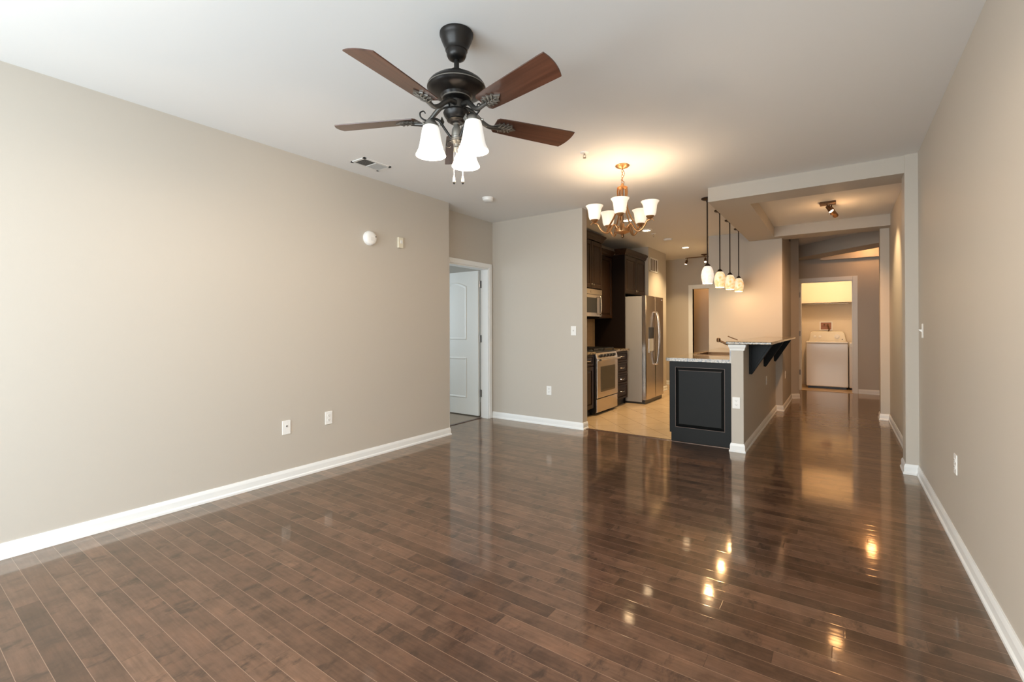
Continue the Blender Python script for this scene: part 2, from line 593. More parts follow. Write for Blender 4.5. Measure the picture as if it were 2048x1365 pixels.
box(bm, -3.6, YR - .12, 2.35, 0.25, YR, H)
box(bm, -1.0, YR - .12, 0, -0.95, YR, 2.35)
box(bm, -0.95, YR - .12, 0, 0.25, YR, 0.45)
box(bm, 0.25, YR - .12, 0, 0.67, YR, H)
struct('wall_rear', bm, M_wall, 'taupe window wall behind the viewer', 'wall')
for i, (x0, x1, z0) in enumerate(((-3.6, -1.0, 0.02), (-0.95, 0.25, 0.45))):
    w = empty('window_%d' % (i + 1), (x0, YR, z0), 'white framed window behind the viewer', 'window', kind='structure')
    bm = BM()
    t = 0.05
    box(bm, x0, YR - .09, z0, x0 + t, YR - .03, 2.35)
    box(bm, x1 - t, YR - .09, z0, x1, YR - .03, 2.35)
    box(bm, x0 + t, YR - .09, z0, x1 - t, YR - .03, z0 + t)
    box(bm, x0 + t, YR - .09, 2.30, x1 - t, YR - .03, 2.35)
    xm = (x0 + x1) / 2
    box(bm, xm - .025, YR - .09, z0 + t, xm + .025, YR - .03, 2.30)
    obj('window_frame', bm, M_white, w)

# dropped bulkhead with a tray recess over the bar and hall
bm = BM()
ZB = 2.59
box(bm, -1.137, 5.2187, ZB, XR, 5.56, H)
box(bm, -1.137, 5.56, ZB, -0.782, 7.798, H)
box(bm, -1.137, 7.798, ZB, XR, 8.0, H)
box(bm, -0.70, 8.0, ZB, 0.449, 8.15, 2.82)
struct('ceiling_bulkhead', bm, M_wall, 'dropped taupe ceiling bulkhead with recessed tray over bar and hall', 'ceiling')
# slanted soffit in front of the laundry
bm = prism(BM(), [(-0.95, 10.77), (1.6, 8.22), (1.6, 8.82), (-0.53, 10.95), (-0.95, 10.95)], 2.59, 2.82)
box(bm, -0.3, 10.80, 2.555, 1.6, 10.9, 2.82)
struct('ceiling_soffit', bm, M_wall, 'slanted taupe soffit crossing the hall before the laundry door', 'ceiling')

# baseboards
struct('baseboard_left', moulding(BM(), [(XL, YR), (XL, YE), (XD, YE), (XD, 4.195)], BASE, -1), M_white, 'white baseboard along the long left wall', 'baseboard')
struct('baseboard_partition', moulding(BM(), [(XD + .001, YB), (-2.589, YB), (-2.589, 5.292)], BASE, -1), M_white, 'white baseboard under the short wall beside the kitchen opening', 'baseboard')
struct('baseboard_bar', moulding(BM(), [(-0.903, 5.238), (-0.903, 5.14), (-0.79, 5.14), (-0.79, 8.0), (-0.70, 8.0), (-0.70, 9.48), (-0.585, 9.595)], BASE, -1), M_white, 'white baseboard around the bar half wall and hall corner', 'baseboard')
struct('baseboard_right', moulding(BM(), [(XR, YR), (XR, 5.2), (0.4595, 5.2), (0.4595, 5.42), (XR, 5.42), (XR, 8.0), (0.449, 8.0), (0.449, 8.2)], BASE, 1), M_white, 'white baseboard stepping around the piers of the right wall', 'baseboard')
struct('baseboard_hall_end', moulding(BM(), [(0.285, 10.9), (1.6, 10.9)], BASE, -1), M_white, 'white baseboard right of the laundry doorway', 'baseboard')
struct('baseboard_kitchen_end', moulding(BM(), [(-2.705, 10.35), (XK, 10.35)], BASE, 1), M_white, 'white baseboard on the far kitchen wall', 'baseboard')
struct('baseboard_chase', moulding(BM(), [(-2.86, 8.385), (-2.86, 9.44), (XK, 9.44)], BASE, -1), M_white, 'white baseboard below the boxed wall beside the refrigerator', 'baseboard')
struct('trim_1', B(-2.57, 5.222, -0.01, -0.93, 5.268, 0.006), M_strip, 'dark wood strip where hardwood meets kitchen tile', 'trim', bevel=.003)
struct('trim_2', B(-4.13, 4.29, -0.01, -4.085, 5.06, 0.006), M_strip, 'dark strip where hardwood meets carpet at the open door', 'trim', bevel=.003)
struct('trim_3', B(-0.635, 10.89, -0.01, 0.205, 10.98, 0.008), M_vinyl, 'wood threshold at the laundry doorway', 'trim')


def casing_x(x, y0, y1, z1, w=0.065, t=0.018, sgn=1):
    """door casing lying on an x = const wall"""
    bm = BM()
    a, b = (x, x + t * sgn) if sgn > 0 else (x + t * sgn, x)
    box(bm, a, y0 - w, 0, b, y0, z1 + w)
    box(bm, a, y1, 0, b, y1 + w, z1 + w)
    box(bm, a, y0, z1, b, y1, z1 + w)
    return bm


def casing_y(y, x0, x1, z1, w=0.065, t=0.018):
    bm = BM()
    box(bm, x0 - w, y - t, 0, x0, y, z1 + w)
    box(bm, x1, y - t, 0, x1 + w, y, z1 + w)
    box(bm, x0, y - t, z1, x1, y, z1 + w)
    return bm


def hinge_bm(x, y, z, h=0.10):
    bm = B(x - .030, y - .004, z - h / 2, x + .030, y + .002, z + h / 2)
    lathe(bm, [(.007, -h / 2), (.007, h / 2)], (x, y - .006, z), 10)
    return bm


# bedroom door: cased opening, white leaf swung into the room behind
d1 = empty('door_1', (-3.99, 4.67, 0), 'white panelled door standing open in the recessed wall', 'door', kind='structure')
obj('door_casing', casing_x(XD, 4.275, 5.074, 2.085, 0.062), M_white, d1, bevel=.004)
bm = B(-4.115, 5.064, 0, XD, 5.080, 2.085)
box(bm, -4.115, 4.262, 0, XD, 4.278, 2.085)
box(bm, -4.115, 4.278, 2.069, XD, 5.064, 2.085)
obj('door_jamb', bm, M_white, d1)
yl = 5.035
bm = BM()
box(bm, -4.945, yl, 0.025, -4.140, yl + .035, 2.065)
obj_leaf = obj('door_leaf', bm, M_door, d1, bevel=.003)


def arch_panel(bm, x0, x1, z0, z1, y, rise, inset=.03):
    """raised frame moulding of a moulded panel; arched top when rise > 0"""
    def outline(d):
        pts = [(x0 + d, z0 + d), (x1 - d, z0 + d)]
        n = 12
        for i in range(n + 1):
            t = i / n
            xx = x1 - d - (x1 - x0 - 2 * d) * t
            pts.append((xx, z1 - d + rise * math.sin(PI * t) if rise else z1 - d))
        return pts
    a, b, c = outline(0), outline(.014), outline(.034)
    ya, yb_, yc = y, y - .007, y + .001
    A = [bm.verts.new((p[0], ya, p[1])) for p in a]
    Bv = [bm.verts.new((p[0], yb_, p[1])) for p in b]
    Cv = [bm.verts.new((p[0], yc - .002, p[1])) for p in c]
    n = len(A)
    for i in range(n):
        bm.faces.new((A[i], A[(i + 1) % n], Bv[(i + 1) % n], Bv[i]))
        bm.faces.new((Bv[i], Bv[(i + 1) % n], Cv[(i + 1) % n], Cv[i]))
    bm.faces.new(Cv)
    return bm


for z0, z1, rise in ((1.09, 1.86, .06), (0.255, 0.84, 0)):
    obj('door_panel', arch_panel(BM(), -4.80, -4.35, z0, z1, yl, rise), M_door, obj_leaf)
for z in (1.872, 1.107, 0.343):
    obj('hinge', hinge_bm(-4.128, 5.062, z), M_hinge, d1)
bm = lathe(BM(), [(.012, 0), (.012, -.03), (.026, -.04), (.028, -.055), (.018, -.066)], (-4.88, yl, .95), 16, 'y')
obj('door_knob', bm, M_nickel, obj_leaf, smooth=40)

d2 = empty('door_2', (-0.215, 10.9, 0), 'white cased laundry doorway at the end of the hall', 'door', kind='structure')
obj('door_casing', casing_y(10.9, -0.635, 0.205, 2.15, 0.075), M_white, d2, bevel=.004)
bm = B(-.636, 10.9, 0, -.622, 10.985, 2.15)
box(bm, .192, 10.9, 0, .206, 10.985, 2.15)
box(bm, -.622, 10.9, 2.136, .192, 10.985, 2.15)
obj('door_jamb', bm, M_white, d2)
for z in (1.90, 1.13, 0.36):
    bm = B(-.666, 10.868, z - .05, -.636, 10.884, z + .05)
    obj('hinge', bm, M_hinge, d2)
d3 = empty('door_3', (-2.2, 10.35, 0), 'white cased doorway in the far kitchen wall', 'door', kind='structure')
obj('door_casing', casing_y(10.35, -2.57, -1.80, 2.08, 0.085), M_white, d3, bevel=.004)
bm = B(-2.585, 10.35, 0, -2.57, 10.452, 2.10)
box(bm, -1.80, 10.35, 0, -1.785, 10.452, 2.10)
box(bm, -2.57, 10.35, 2.08, -1.80, 10.452, 2.10)
obj('door_jamb', bm, M_white, d3)

#------------------------------------------------------------------ bar half wall
bm = B(-0.903, 5.14, 0, -0.79, 8.0, 1.088)
struct('wall_bar', bm, M_wall, 'taupe half wall carrying the raised bar top', 'wall')
CAP = [(0.0, 1.026), (0.010, 1.026), (0.012, 1.040), (0.022, 1.062), (0.026, 1.086), (0.0, 1.086)]
struct('trim_4', moulding(BM(), [(-0.903, 5.238), (-0.903, 5.14), (-0.79, 5.14), (-0.79, 5.20)], CAP, -1), M_white, 'white cap moulding on the end of the bar half wall', 'trim')
bt = obj('bar_counter', B(-0.942, 5.075, 1.090, -0.532, 7.985, 1.116), M_granite, None, bevel=.006)
tag(bt, 'raised speckled granite bar top on the half wall', 'countertop')


def panel_door(name, parent, axis, c, a0, a1, z0, z1, m, out, frame=.055, edge=None, t=.02):
    """five-piece raised panel door/drawer front. axis 'x': lies on x=c and faces +-x (out); 'y' likewise"""
    bm = BM()

    def bb(p0, p1, q0, q1, d0, d1):
        lo, hi = sorted((c + out * d0, c + out * d1))
        if axis == 'x': box(bm, lo, p0, q0, hi, p1, q1)
        else: box(bm, p0, lo, q0, p1, hi, q1)
    bb(a0, a0 + frame, z0, z1, 0, t)
    bb(a1 - frame, a1, z0, z1, 0, t)
    bb(a0 + frame, a1 - frame, z0, z0 + frame, 0, t)
    bb(a0 + frame, a1 - frame, z1 - frame, z1, 0, t)
    o = obj(name, bm, m, parent, bevel=.0025)
    # raised field
    bm = BM()
    i0, i1, j0, j1 = a0 + frame, a1 - frame, z0 + frame, z1 - frame
    k = min(.03, (i1 - i0) * .2, (j1 - j0) * .2)

    def V(p, q, d):
        return bm.verts.new((c + out * d, p, q) if axis == 'x' else (p, c + out * d, q))
    A = [V(p, q, .007) for p, q in ((i0, j0), (i1, j0), (i1, j1), (i0, j1))]
    Bq = [V(p, q, t * .9) for p, q in ((i0 + k, j0 + k), (i1 - k, j0 + k), (i1 - k, j1 - k), (i0 + k, j1 - k))]
    for i in range(4): bm.faces.new((A[i], A[(i + 1) % 4], Bq[(i + 1) % 4], Bq[i]))
    bm.faces.new(Bq)
    obj('raised_panel', bm, m, o)
    if edge:
        bm = BM()
        w = .004
        for p0, p1, q0, q1 in ((i0, i1, j1 - w, j1), (i0, i1, j0, j0 + w), (i0, i0 + w, j0, j1), (i1 - w, i1, j0, j1)):
            lo, hi = sorted((c + out * .006, c + out * (t + .0008)))
            if axis == 'x': box(bm, lo, p0, q0, hi, p1, q1)
            else: box(bm, p0, lo, q0, p1, hi, q1)
        e = obj('rubbed_edge', bm, edge, o)
        e['label'] = 'brown rubbed edge line'
    return o


def bow_handle(parent, x, y, z, w=.115):
    bm = tube(BM(), spline([(x, y - w / 2, z), (x + .022, y - w * .38, z), (x + .026, y, z - .004), (x + .022, y + w * .38, z), (x, y + w / 2, z)], 5), .0075, 8)
    return obj('handle', bm, M_nickel, parent, smooth=60)


def knob(parent, x, y, z, out=1):
    bm = lathe(BM(), [(.005, 0), (.005, .012 * out), (.014, .016 * out), (.015, .023 * out), (.008, .029 * out)], (x, y, z), 14, 'x')
    return obj('knob', bm, M_nickel, parent, smooth=50)


# triangular corbels under the bar top
def corbel(y, label):
    c = empty('bar_bracket', (-0.79, y, 0.765), label, 'bracket', 'black triangular brackets under the bar top')
    t = .052
    x0, x1, z0, z1 = -0.79, -0.575, 0.763, 1.089
    bm = BM()
    prism(bm, [(x0, z0), (x0 + .026, z0 - .004), (x0 + .026, z1), (x0, z1)], y, y + t, 'y')
    prism(bm, [(x0 + .026, z1 - .022), (x1, z1 - .022), (x1, z1), (x0 + .026, z1)], y, y + t, 'y')
    prism(bm, [(x0 + .026, z0 - .004), (x1, z1 - .022), (x1 - .026, z1 - .022), (x0 + .026, z0 + .034)], y, y + t, 'y')
    obj('bracket_frame', bm, M_black, c, bevel=.002)
    bm = prism(BM(), [(x0 + .026, z0 + .034), (x1 - .026, z1 - .022), (x0 + .026, z1 - .022)], y + .010, y + t - .010, 'y')
    obj('bracket_web', bm, M_black, c)
    return c


corbel(5.49, 'nearest black triangular bracket under the bar top, its web panel showing')
corbel(6.64, 'middle black triangular bracket under the bar top')
corbel(7.76, 'black triangular bracket under the far end of the bar top, nearest the hall')

# peninsula cabinet
pc = empty('peninsula_cabinet', (-1.24, 6.6, 0), 'charcoal kitchen peninsula cabinet with raised end panel', 'cabinet')
bm = B(-1.535, 5.275, 0.09, -0.906, 5.935, 0.888)
box(bm, -1.535, 6.635, 0.09, -0.906, 7.97, 0.888)
box(bm, -1.535, 5.935, 0.09, -1.515, 6.635, 0.888)
box(bm, -0.926, 5.935, 0.09, -0.906, 6.635, 0.888)
box(bm, -1.515, 5.935, 0.09, -0.926, 6.635, 0.11)
obj('body', bm, M_black, pc)
obj('toe_kick', B(-1.475, 5.275, 0, -0.906, 7.97, 0.09), M_blackplastic, pc)
bm = prism(BM(), [(-1.553, .098), (-1.535, .098), (-1.535, 0), (-1.484, 0), (-1.484, .888), (-1.553, .888)], 5.240, 5.275, 'y')
box(bm, -0.987, 5.240, 0, -0.906, 5.275, .888)
box(bm, -1.484, 5.240, 0, -0.987, 5.275, .166)
box(bm, -1.484, 5.240, .820, -0.987, 5.275, .888)
ep = obj('end_panel', bm, M_black, pc)
bm = BM()
oa = [bm.verts.new(p) for p in ((-1.484, 5.262, .166), (-.987, 5.262, .166), (-.987, 5.262, .820), (-1.484, 5.262, .820))]
ob = [bm.verts.new(p) for p in ((-1.452, 5.244, .198), (-1.019, 5.244, .198), (-1.019, 5.244, .788), (-1.452, 5.244, .788))]
for k in range(4): bm.faces.new((oa[k], oa[(k + 1) % 4], ob[(k + 1) % 4], ob[k]))
bm.faces.new(ob)
obj('raised_panel', bm, M_black, ep)
bm = BM()
for a in ((-1.489, .161, -.982, .166), (-1.489, .820, -.982, .825), (-1.489, .166, -1.484, .820), (-.987, .166, -.982, .820), (-1.457, .786, -1.014, .7895)):
    box(bm, a[0], 5.2385, a[1], a[2], 5.246, a[3])
obj('rubbed_edge', bm, M_glaze, ep)['label'] = 'brown rubbed edge line'
for y0, y1 in ((5.28, 5.87), (5.88, 6.29), (6.30, 6.70), (6.71, 7.32), (7.33, 7.96)):
    dd = panel_door('door', pc, 'x', -1.535, y0, y1 - .004, 0.11, 0.87, M_black, -1, .055)
    knob(dd, -1.555, y1 - .04, .80, -1)
# counter with sink cut-out
bm = BM()
sx0, sx1, sy0, sy1 = -1.455, -1.06, 5.95, 6.62
box(bm, -1.585, 5.215, .889, -.932, sy0, .924)
box(bm, -1.585, sy1, .889, -.932, 7.985, .924)
box(bm, -1.585, sy0, .889, sx0, sy1, .924)
box(bm, sx1, sy0, .889, -.932, sy1, .924)
tag(obj('peninsula_countertop', bm, M_granite), 'speckled granite peninsula counter with the sink cut out', 'countertop')
tag(obj('backsplash_upstand', B(-.931, 5.215, .889, -.9045, 7.985, 1.0885), M_granite), 'tall granite upstand between peninsula counter and bar top', 'backsplash')
sk = empty('kitchen_sink', ((sx0 + sx1) / 2, (sy0 + sy1) / 2, .70), 'dark sink set into the peninsula counter', 'sink')
bm = BM()
box(bm, sx0 + .001, sy0 + .001, .70, sx1 - .001, sy1 - .001, .708)
box(bm, sx0 + .001, sy0 + .001, .70, sx0 + .008, sy1 - .001, .924)
box(bm, sx1 - .008, sy0 + .001, .70, sx1 - .001, sy1 - .001, .924)
box(bm, sx0 + .001, sy0 + .001, .70, sx1 - .001, sy0 + .008, .924)
box(bm, sx0 + .001, sy1 - .008, .70, sx1 - .001, sy1 - .001, .924)
obj('basin', bm, M_golddark, sk)
obj('rim', moulding(BM(), [(sx0, sy0), (sx1, sy0), (sx1, sy1), (sx0, sy1), (sx0, sy0)], [(-.016, .9245), (-.016, .930), (.008, .930), (.008, .9245)], 1), M_golddark, sk)
obj('drain', lathe(BM(), [(.04, .708), (.04, .712), (.02, .711)], ((sx0 + sx1) / 2, (sy0 + sy1) / 2, 0), 20), M_nickel, sk)
fa = empty('kitchen_faucet', (-1.0, 6.2, .924), 'bronze kitchen faucet rising behind the bar top', 'faucet')
bm = lathe(BM(), [(.028, .924), (.028, .935), (.018, .945), (.016, 1.02)], (-1.0, 6.2, 0), 18)
obj('base', bm, M_golddark, fa, smooth=40)
bm = tube(BM(), spline([(-1.0, 6.2, 1.0), (-1.05, 6.2, 1.02), (-1.13, 6.2, 1.05), (-1.225, 6.2, 1.094)], 6), .0125, 10)
obj('spout', bm, M_golddark, fa, smooth=60)
bm = lathe(BM(), [(.012, .03), (.022, .024), (.024, 0), (.022, -.018), (.012, -.022)], (-1.232, 6.2, 1.098), 18, 'z')
obj('spray_head', bm, M_golddark, fa, smooth=50)
bm = tube(BM(), spline([(-1.0, 6.2, 1.02), (-1.015, 6.2, 1.10), (-1.06, 6.2, 1.122), (-1.125, 6.2, 1.150)], 6), .006, 8)
obj('lever', bm, M_golddark, fa, smooth=60)
tag(obj('backsplash_strip', B(-1.22, 7.965, .925, -.932, 7.998, 1.02), M_granite), 'low granite backsplash strip where the peninsula counter meets the wall', 'backsplash')

# ------------------------------------------------------------------ cabinets on the kitchen wall
XF = -2.87


def base_cab(y0, y1, label, drawers):
    c = empty('base_cabinet', (XK, (y0 + y1) / 2, 0), label, 'cabinet', 'dark base cabinets beside the range')
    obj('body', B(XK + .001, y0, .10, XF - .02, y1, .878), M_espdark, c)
    obj('toe_kick', B(XK + .001, y0, 0, XF - .07, y1, .10), M_blackplastic, c)
    if drawers:
        for z0, z1 in ((.705, .872), (.512, .698), (.345, .505), (.112, .338)):
            d = panel_door('drawer', c, 'x', XF - .02, y0 + .012, y1 - .012, z0, z1, M_espresso, 1, .030)
            bow_handle(d, XF, (y0 + y1) / 2, (z0 + z1) / 2 + .005)
    else:
        ym = (y0 + y1) / 2
        for a, b in ((y0 + .008, ym - .003), (ym + .003, y1 - .008)):
            d = panel_door('drawer', c, 'x', XF - .02, a, b, .715, .872, M_espresso, 1, .030)
            bow_handle(d, XF, (a + b) / 2, .79)
        for a, b, k in ((y0 + .008, ym - .003, -1), (ym + .003, y1 - .008, 1)):
            d = panel_door('door', c, 'x', XF - .02, a, b, .112, .705, M_espresso, 1, .055)
            knob(d, XF, (b - .03) if k < 0 else (a + .03), .65)
    return c


base_cab(5.30, 6.085, 'dark base cabinet with door left of the range', False)
base_cab(6.865, 7.383, 'dark base cabinet with four drawers between range and refrigerator', True)
tag(obj('kitchen_countertop', B(XK + .001, 5.295, .879, -2.842, 6.095, .914), M_granite, bevel=.005), 'granite counter piece left of the range', 'countertop', 'granite counters beside the range')
tag(obj('kitchen_countertop', B(XK + .001, 6.860, .879, -2.842, 7.384, .914), M_granite, bevel=.005), 'short granite counter piece between range and tall dark panel', 'countertop', 'granite counters beside the range')
M_bs = mat('beige wall tile', (0.50, 0.37, 0.23), 0.3)
m = M_bs
brk = N(m, 'ShaderNodeTexBrick', offset=0.5)
brk.inputs['Scale'].default_value = 1
brk.inputs['Brick Width'].default_value = .15
brk.inputs['Row Height'].default_value = .10
brk.inputs['Mortar Size'].default_value = .003
brk.inputs['Color1'].default_value = (0.52, 0.38, 0.24, 1)
brk.inputs['Color2'].default_value = (0.46, 0.33, 0.20, 1)
brk.inputs['Mortar'].default_value = (0.35, 0.26, 0.17, 1)
L(m, objco(m, (1, 1, 1), (0, R(90), 0)), brk.inputs['Vector'])
L(m, brk.outputs['Color'], pb(m).inputs['Base Color'])
struct('trim_5', B(XK, 5.295, .914, XK + .008, 7.383, 1.42), M_bs, 'beige tile backsplash behind the range', 'trim')

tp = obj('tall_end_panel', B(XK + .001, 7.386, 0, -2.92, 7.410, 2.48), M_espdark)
tag(tp, 'tall dark wood panel against the left side of the refrigerator', 'panel')


def upper(y0, y1, xf, z0, z1, label, nd, crown_path, name='wall_cabinet'):
    c = empty(name, (XK, (y0 + y1) / 2, z0), label, 'cabinet', 'dark wall cabinets in the kitchen')
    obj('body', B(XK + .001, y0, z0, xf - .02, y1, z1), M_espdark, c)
    w = (y1 - y0) / nd
    for i in range(nd):
        a, b = y0 + i * w + .004, y0 + (i + 1) * w - .004
        d = panel_door('door', c, 'x', xf - .02, a, b, z0 + .012, z1 - .012, M_espresso, 1, .055, M_glaze if nd == 2 else None)
        ky = b - .03 if (i == 0 and nd == 2) else a + .03
        knob(d, xf, ky, z0 + .06)
    obj('crown_moulding', moulding(BM(), crown_path, [(o, z1 - .004 + z) for o, z in CROWN], -1 if crown_path[0][0] < crown_path[-1][0] - 9 else 1), M_espresso, c)
    return c


upper(5.30, 6.105, -3.14, 1.42, 2.45, 'dark wall cabinet left of the microwave', 2, [(-3.14, 6.105), (-3.14, 5.30)])
upper(6.110, 6.865, -3.09, 1.858, 2.605, 'raised dark wall cabinet above the microwave, crown almost at the ceiling', 2, [(XK + .01, 6.865), (-3.09, 6.865), (-3.09, 6.110), (XK + .01, 6.110)])
upper(6.870, 7.384, -3.14, 1.405, 2.44, 'narrow dark wall cabinet between microwave and tall panel', 1, [(-3.14, 7.384), (-3.14, 6.870)])
upper(7.412, 8.383, -2.92, 1.83, 2.48, 'deep dark wall cabinet above the refrigerator', 2, [(-2.92, 8.383), (-2.92, 7.386), (-3.08, 7.386)])

# microwave
mw = empty('microwave', (XK, 6.49, 1.43), 'stainless over range microwave under the raised dark cabinet', 'microwave')
y0, y1, xf = 6.118, 6.860, -3.09
obj('body', B(XK + .001, y0, 1.43, xf - .03, y1, 1.853), M_blackplastic, mw)
bm = B(xf - .03, y0, 1.772, xf, y1, 1.853)
obj('vent_panel', bm, M_steel, mw, bevel=.003)
obj('badge', lathe(BM(), [(.022, 0), (.022, .003)], (xf, 6.47, 1.812), 16, 'x'), M_nickel, mw)
dr = obj('door', B(xf - .03, y0, 1.434, xf, y1 - .02, 1.768), M_steel, mw, bevel=.003)
M_mwglass = mat('smoked microwave glass', (0.02, 0.018, 0.015), 0.22, spec=0.2)
obj('door_glass', B(xf, y0 + .05, 1.49, xf + .003, 6.665, 1.72), M_mwglass, dr)
obj('handle', tube(BM(), spline([(xf, 6.735, 1.745), (xf + .035, 6.735, 1.735), (xf + .045, 6.735, 1.61), (xf + .035, 6.735, 1.485), (xf, 6.735, 1.475)], 6), .010, 10), M_nickel, dr, smooth=60)
obj('control_strip', B(xf, 6.775, 1.45, xf + .002, 6.835, 1.75), M_blackplastic, dr)

# range
rg = empty('kitchen_range', (-3.15, 6.475, 0), 'stainless gas range with oven window between dark base cabinets', 'range')
y0, y1, xf = 6.098, 6.852, -2.825
obj('body', B(XK + .01, y0, .03, xf - .035, y1, .895), M_blackplastic, rg)
obj('toe_base', B(XK + .03, y0 + .02, 0, xf - .09, y1 - .02, .03), M_blackplastic, rg)
obj('drawer', B(xf - .035, y0 + .004, .040, xf - .006, y1 - .004, .232), M_steel, rg, bevel=.004)
od = obj('oven_door', B(xf - .035, y0 + .004, .244, xf, y1 - .004, .795), M_steel, rg, bevel=.005)
obj('oven_window', B(xf, y0 + .125, .325, xf + .003, y1 - .115, .695), M_darkglass, od)
bm = tube(BM(), [(xf + .045, y0 + .02, .795), (xf + .045, y1 - .02, .795)], .015, 12)
box(bm, xf - .002, y0 + .04, .780, xf + .042, y0 + .07, .808)
box(bm, xf - .002, y1 - .07, .780, xf + .042, y1 - .04, .808)
obj('handle', bm, M_nickel, od, smooth=40)
bm = prism(BM(), [(xf - .035, .80), (xf + .002, .80), (xf - .025, .895), (xf - .06, .895)], y0 + .002, y1 - .002, 'y')
cp = obj('control_panel', bm, M_steel, rg, bevel=.003)
for k in range(5):
    yy = y0 + .15 + k * .115
    mt = Matrix.Rotation(R(74), 4, 'Y')
    bm = lathe(BM(), [(.026, 0), (.026, .008), (.021, .012), (.019, .034), (.010, .036)], (xf - .012, yy, .848), 18, mat=mt)
    obj('knob', bm, M_blackplastic, cp, smooth=40)
bm = B(XK + .01, y0, .895, xf - .03, y1, .915)
obj('cooktop', bm, M_blackmetal, rg, bevel=.004)
for gx in (XK + .18, XK + .45):
    for gy in (y0 + .19, y1 - .19):
        obj('burner', lathe(BM(), [(.05, .915), (.05, .922), (.035, .930), (.03, .934)], (gx, gy, 0), 20), M_blackmetal, rg)
for ga, gb in ((y0 + .02, y0 + .365), (y0 + .385, y1 - .02)):
    bm = BM()
    for q in range(5):
        yy = ga + (gb - ga) * q / 4
        box(bm, XK + .05, yy - .006, .940, xf - .06, yy + .006, .954)
    for xx in (XK + .05, (XK + xf) / 2, xf - .072):
        box(bm, xx, ga - .006, .940, xx + .012, gb + .006, .954)
        for yy in (ga, gb - .006):
            box(bm, xx, yy - .004, .915, xx + .012, yy + .008, .940)
    obj('grate', bm, M_blackmetal, rg)

# refrigerator
fr = empty('refrigerator', (-2.95, 7.9, 0), 'stainless side by side refrigerator with water dispenser', 'refrigerator')
y0, y1, xf = 7.445, 8.350, -2.578
obj('cabinet', B(-3.40, y0, .03, xf - .075, y1, 1.775), M_fridgeside, fr, bevel=.004)
obj('base_grille', B(-3.38, y0 + .01, .0, xf - .03, y1 - .01, .055), M_blackplastic, fr)
ym = 7.905
doors = []
for a, b in ((y0, ym - .003), (ym + .003, y1)):
    bm = prism(BM(), [(xf - .068, a), (xf - .014, a), (xf - .003, a + .010), (xf, (a + b) / 2), (xf - .003, b - .010), (xf - .014, b), (xf - .068, b)], .070, 1.785)
    doors.append(obj('door', bm, M_steel, fr, smooth=40))
for dd, yy in ((doors[0], ym - .026), (doors[1], ym + .026)):
    bm = tube(BM(), spline([(xf - .006, yy, 1.515), (xf + .030, yy, 1.50), (xf + .062, yy, 1.28), (xf + .070, yy, 1.075), (xf + .062, yy, .87), (xf + .030, yy, .65), (xf - .006, yy, .635)], 8), .0115, 12)
    obj('handle', bm, M_steel, dd, smooth=60)
dp = obj('dispenser', B(xf - .004, 7.575, 1.075, xf + .003, 7.815, 1.262), M_blackplastic, doors[0])
bm = B(xf - .004, 7.575, .855, xf + .003, 7.597, 1.075)
box(bm, xf - .004, 7.793, .855, xf + .003, 7.815, 1.075)
box(bm, xf - .004, 7.575, .845, xf + .010, 7.815, .865)
obj('dispenser_frame', bm, M_steel, doors[0])
obj('dispenser_niche', B(xf - .004, 7.597, .865, xf + .0015, 7.793, 1.075), mat('pale dispenser niche', (.62, .62, .60), .4), doors[0])
obj('badge', B(xf - .004, 8.25, 1.735, xf + .001, 8.31, 1.752), M_chrome, doors[1])


# ------------------------------------------------------------------ wall plates
def plate(name, label, cat, group, kind, loc, facing):
    t = empty(name, (0, 0, 0), label, cat, group)
    w, h = .072, .116
    bm = B(-w / 2, -.006, -h / 2, w / 2, 0, h / 2)
    obj('cover_plate', bm, M_plate, t, bevel=.003)
    if kind == 'duplex':
        for s in (-1, 1):
            bm = prism(BM(), [(.017 * math.cos(a) * .95, s * .020 + .0145 * math.sin(a)) for a in [2 * PI * k / 16 for k in range(16)]], -.0085, -.005, 'y')
            rcp = obj('receptacle', bm, M_plate, t)
            bm = B(-.008, -.0092, s * .020 + .001, -.0055, -.0084, s * .020 + .009)
            box(bm, .0055, -.0092, s * .020 + .001, .008, -.0084, s * .020 + .008)
            lathe(bm, [(.0028, -.0092), (.0028, -.0084)], (0, 0, s * .020 - .006), 8, 'y')
            obj('slots', bm, M_slot, rcp)
    elif kind == 'switch':
        obj('toggle', prism(BM(), [(-.006, -.010), (-.024, .004), (-.024, .012), (-.006, .010)], -.005, .005, 'x'), M_plate, t)
        obj('switch_surround', B(-.006, -.0075, -.013, .006, -.005, .013), M_plate, t)
    elif kind == 'jack':
        jk = obj('jack', lathe(BM(), [(.006, -.012), (.006, -.005)], (0, 0, .012), 10, 'y'), M_hinge, t)
        obj('jack_surround', B(-.010, -.0075, .000, .010, -.005, .024), M_plate, t)
    t.location = loc
    t.rotation_euler = (0, 0, {'-y': 0, '+x': R(90), '-x': R(-90)}[facing])
    return t


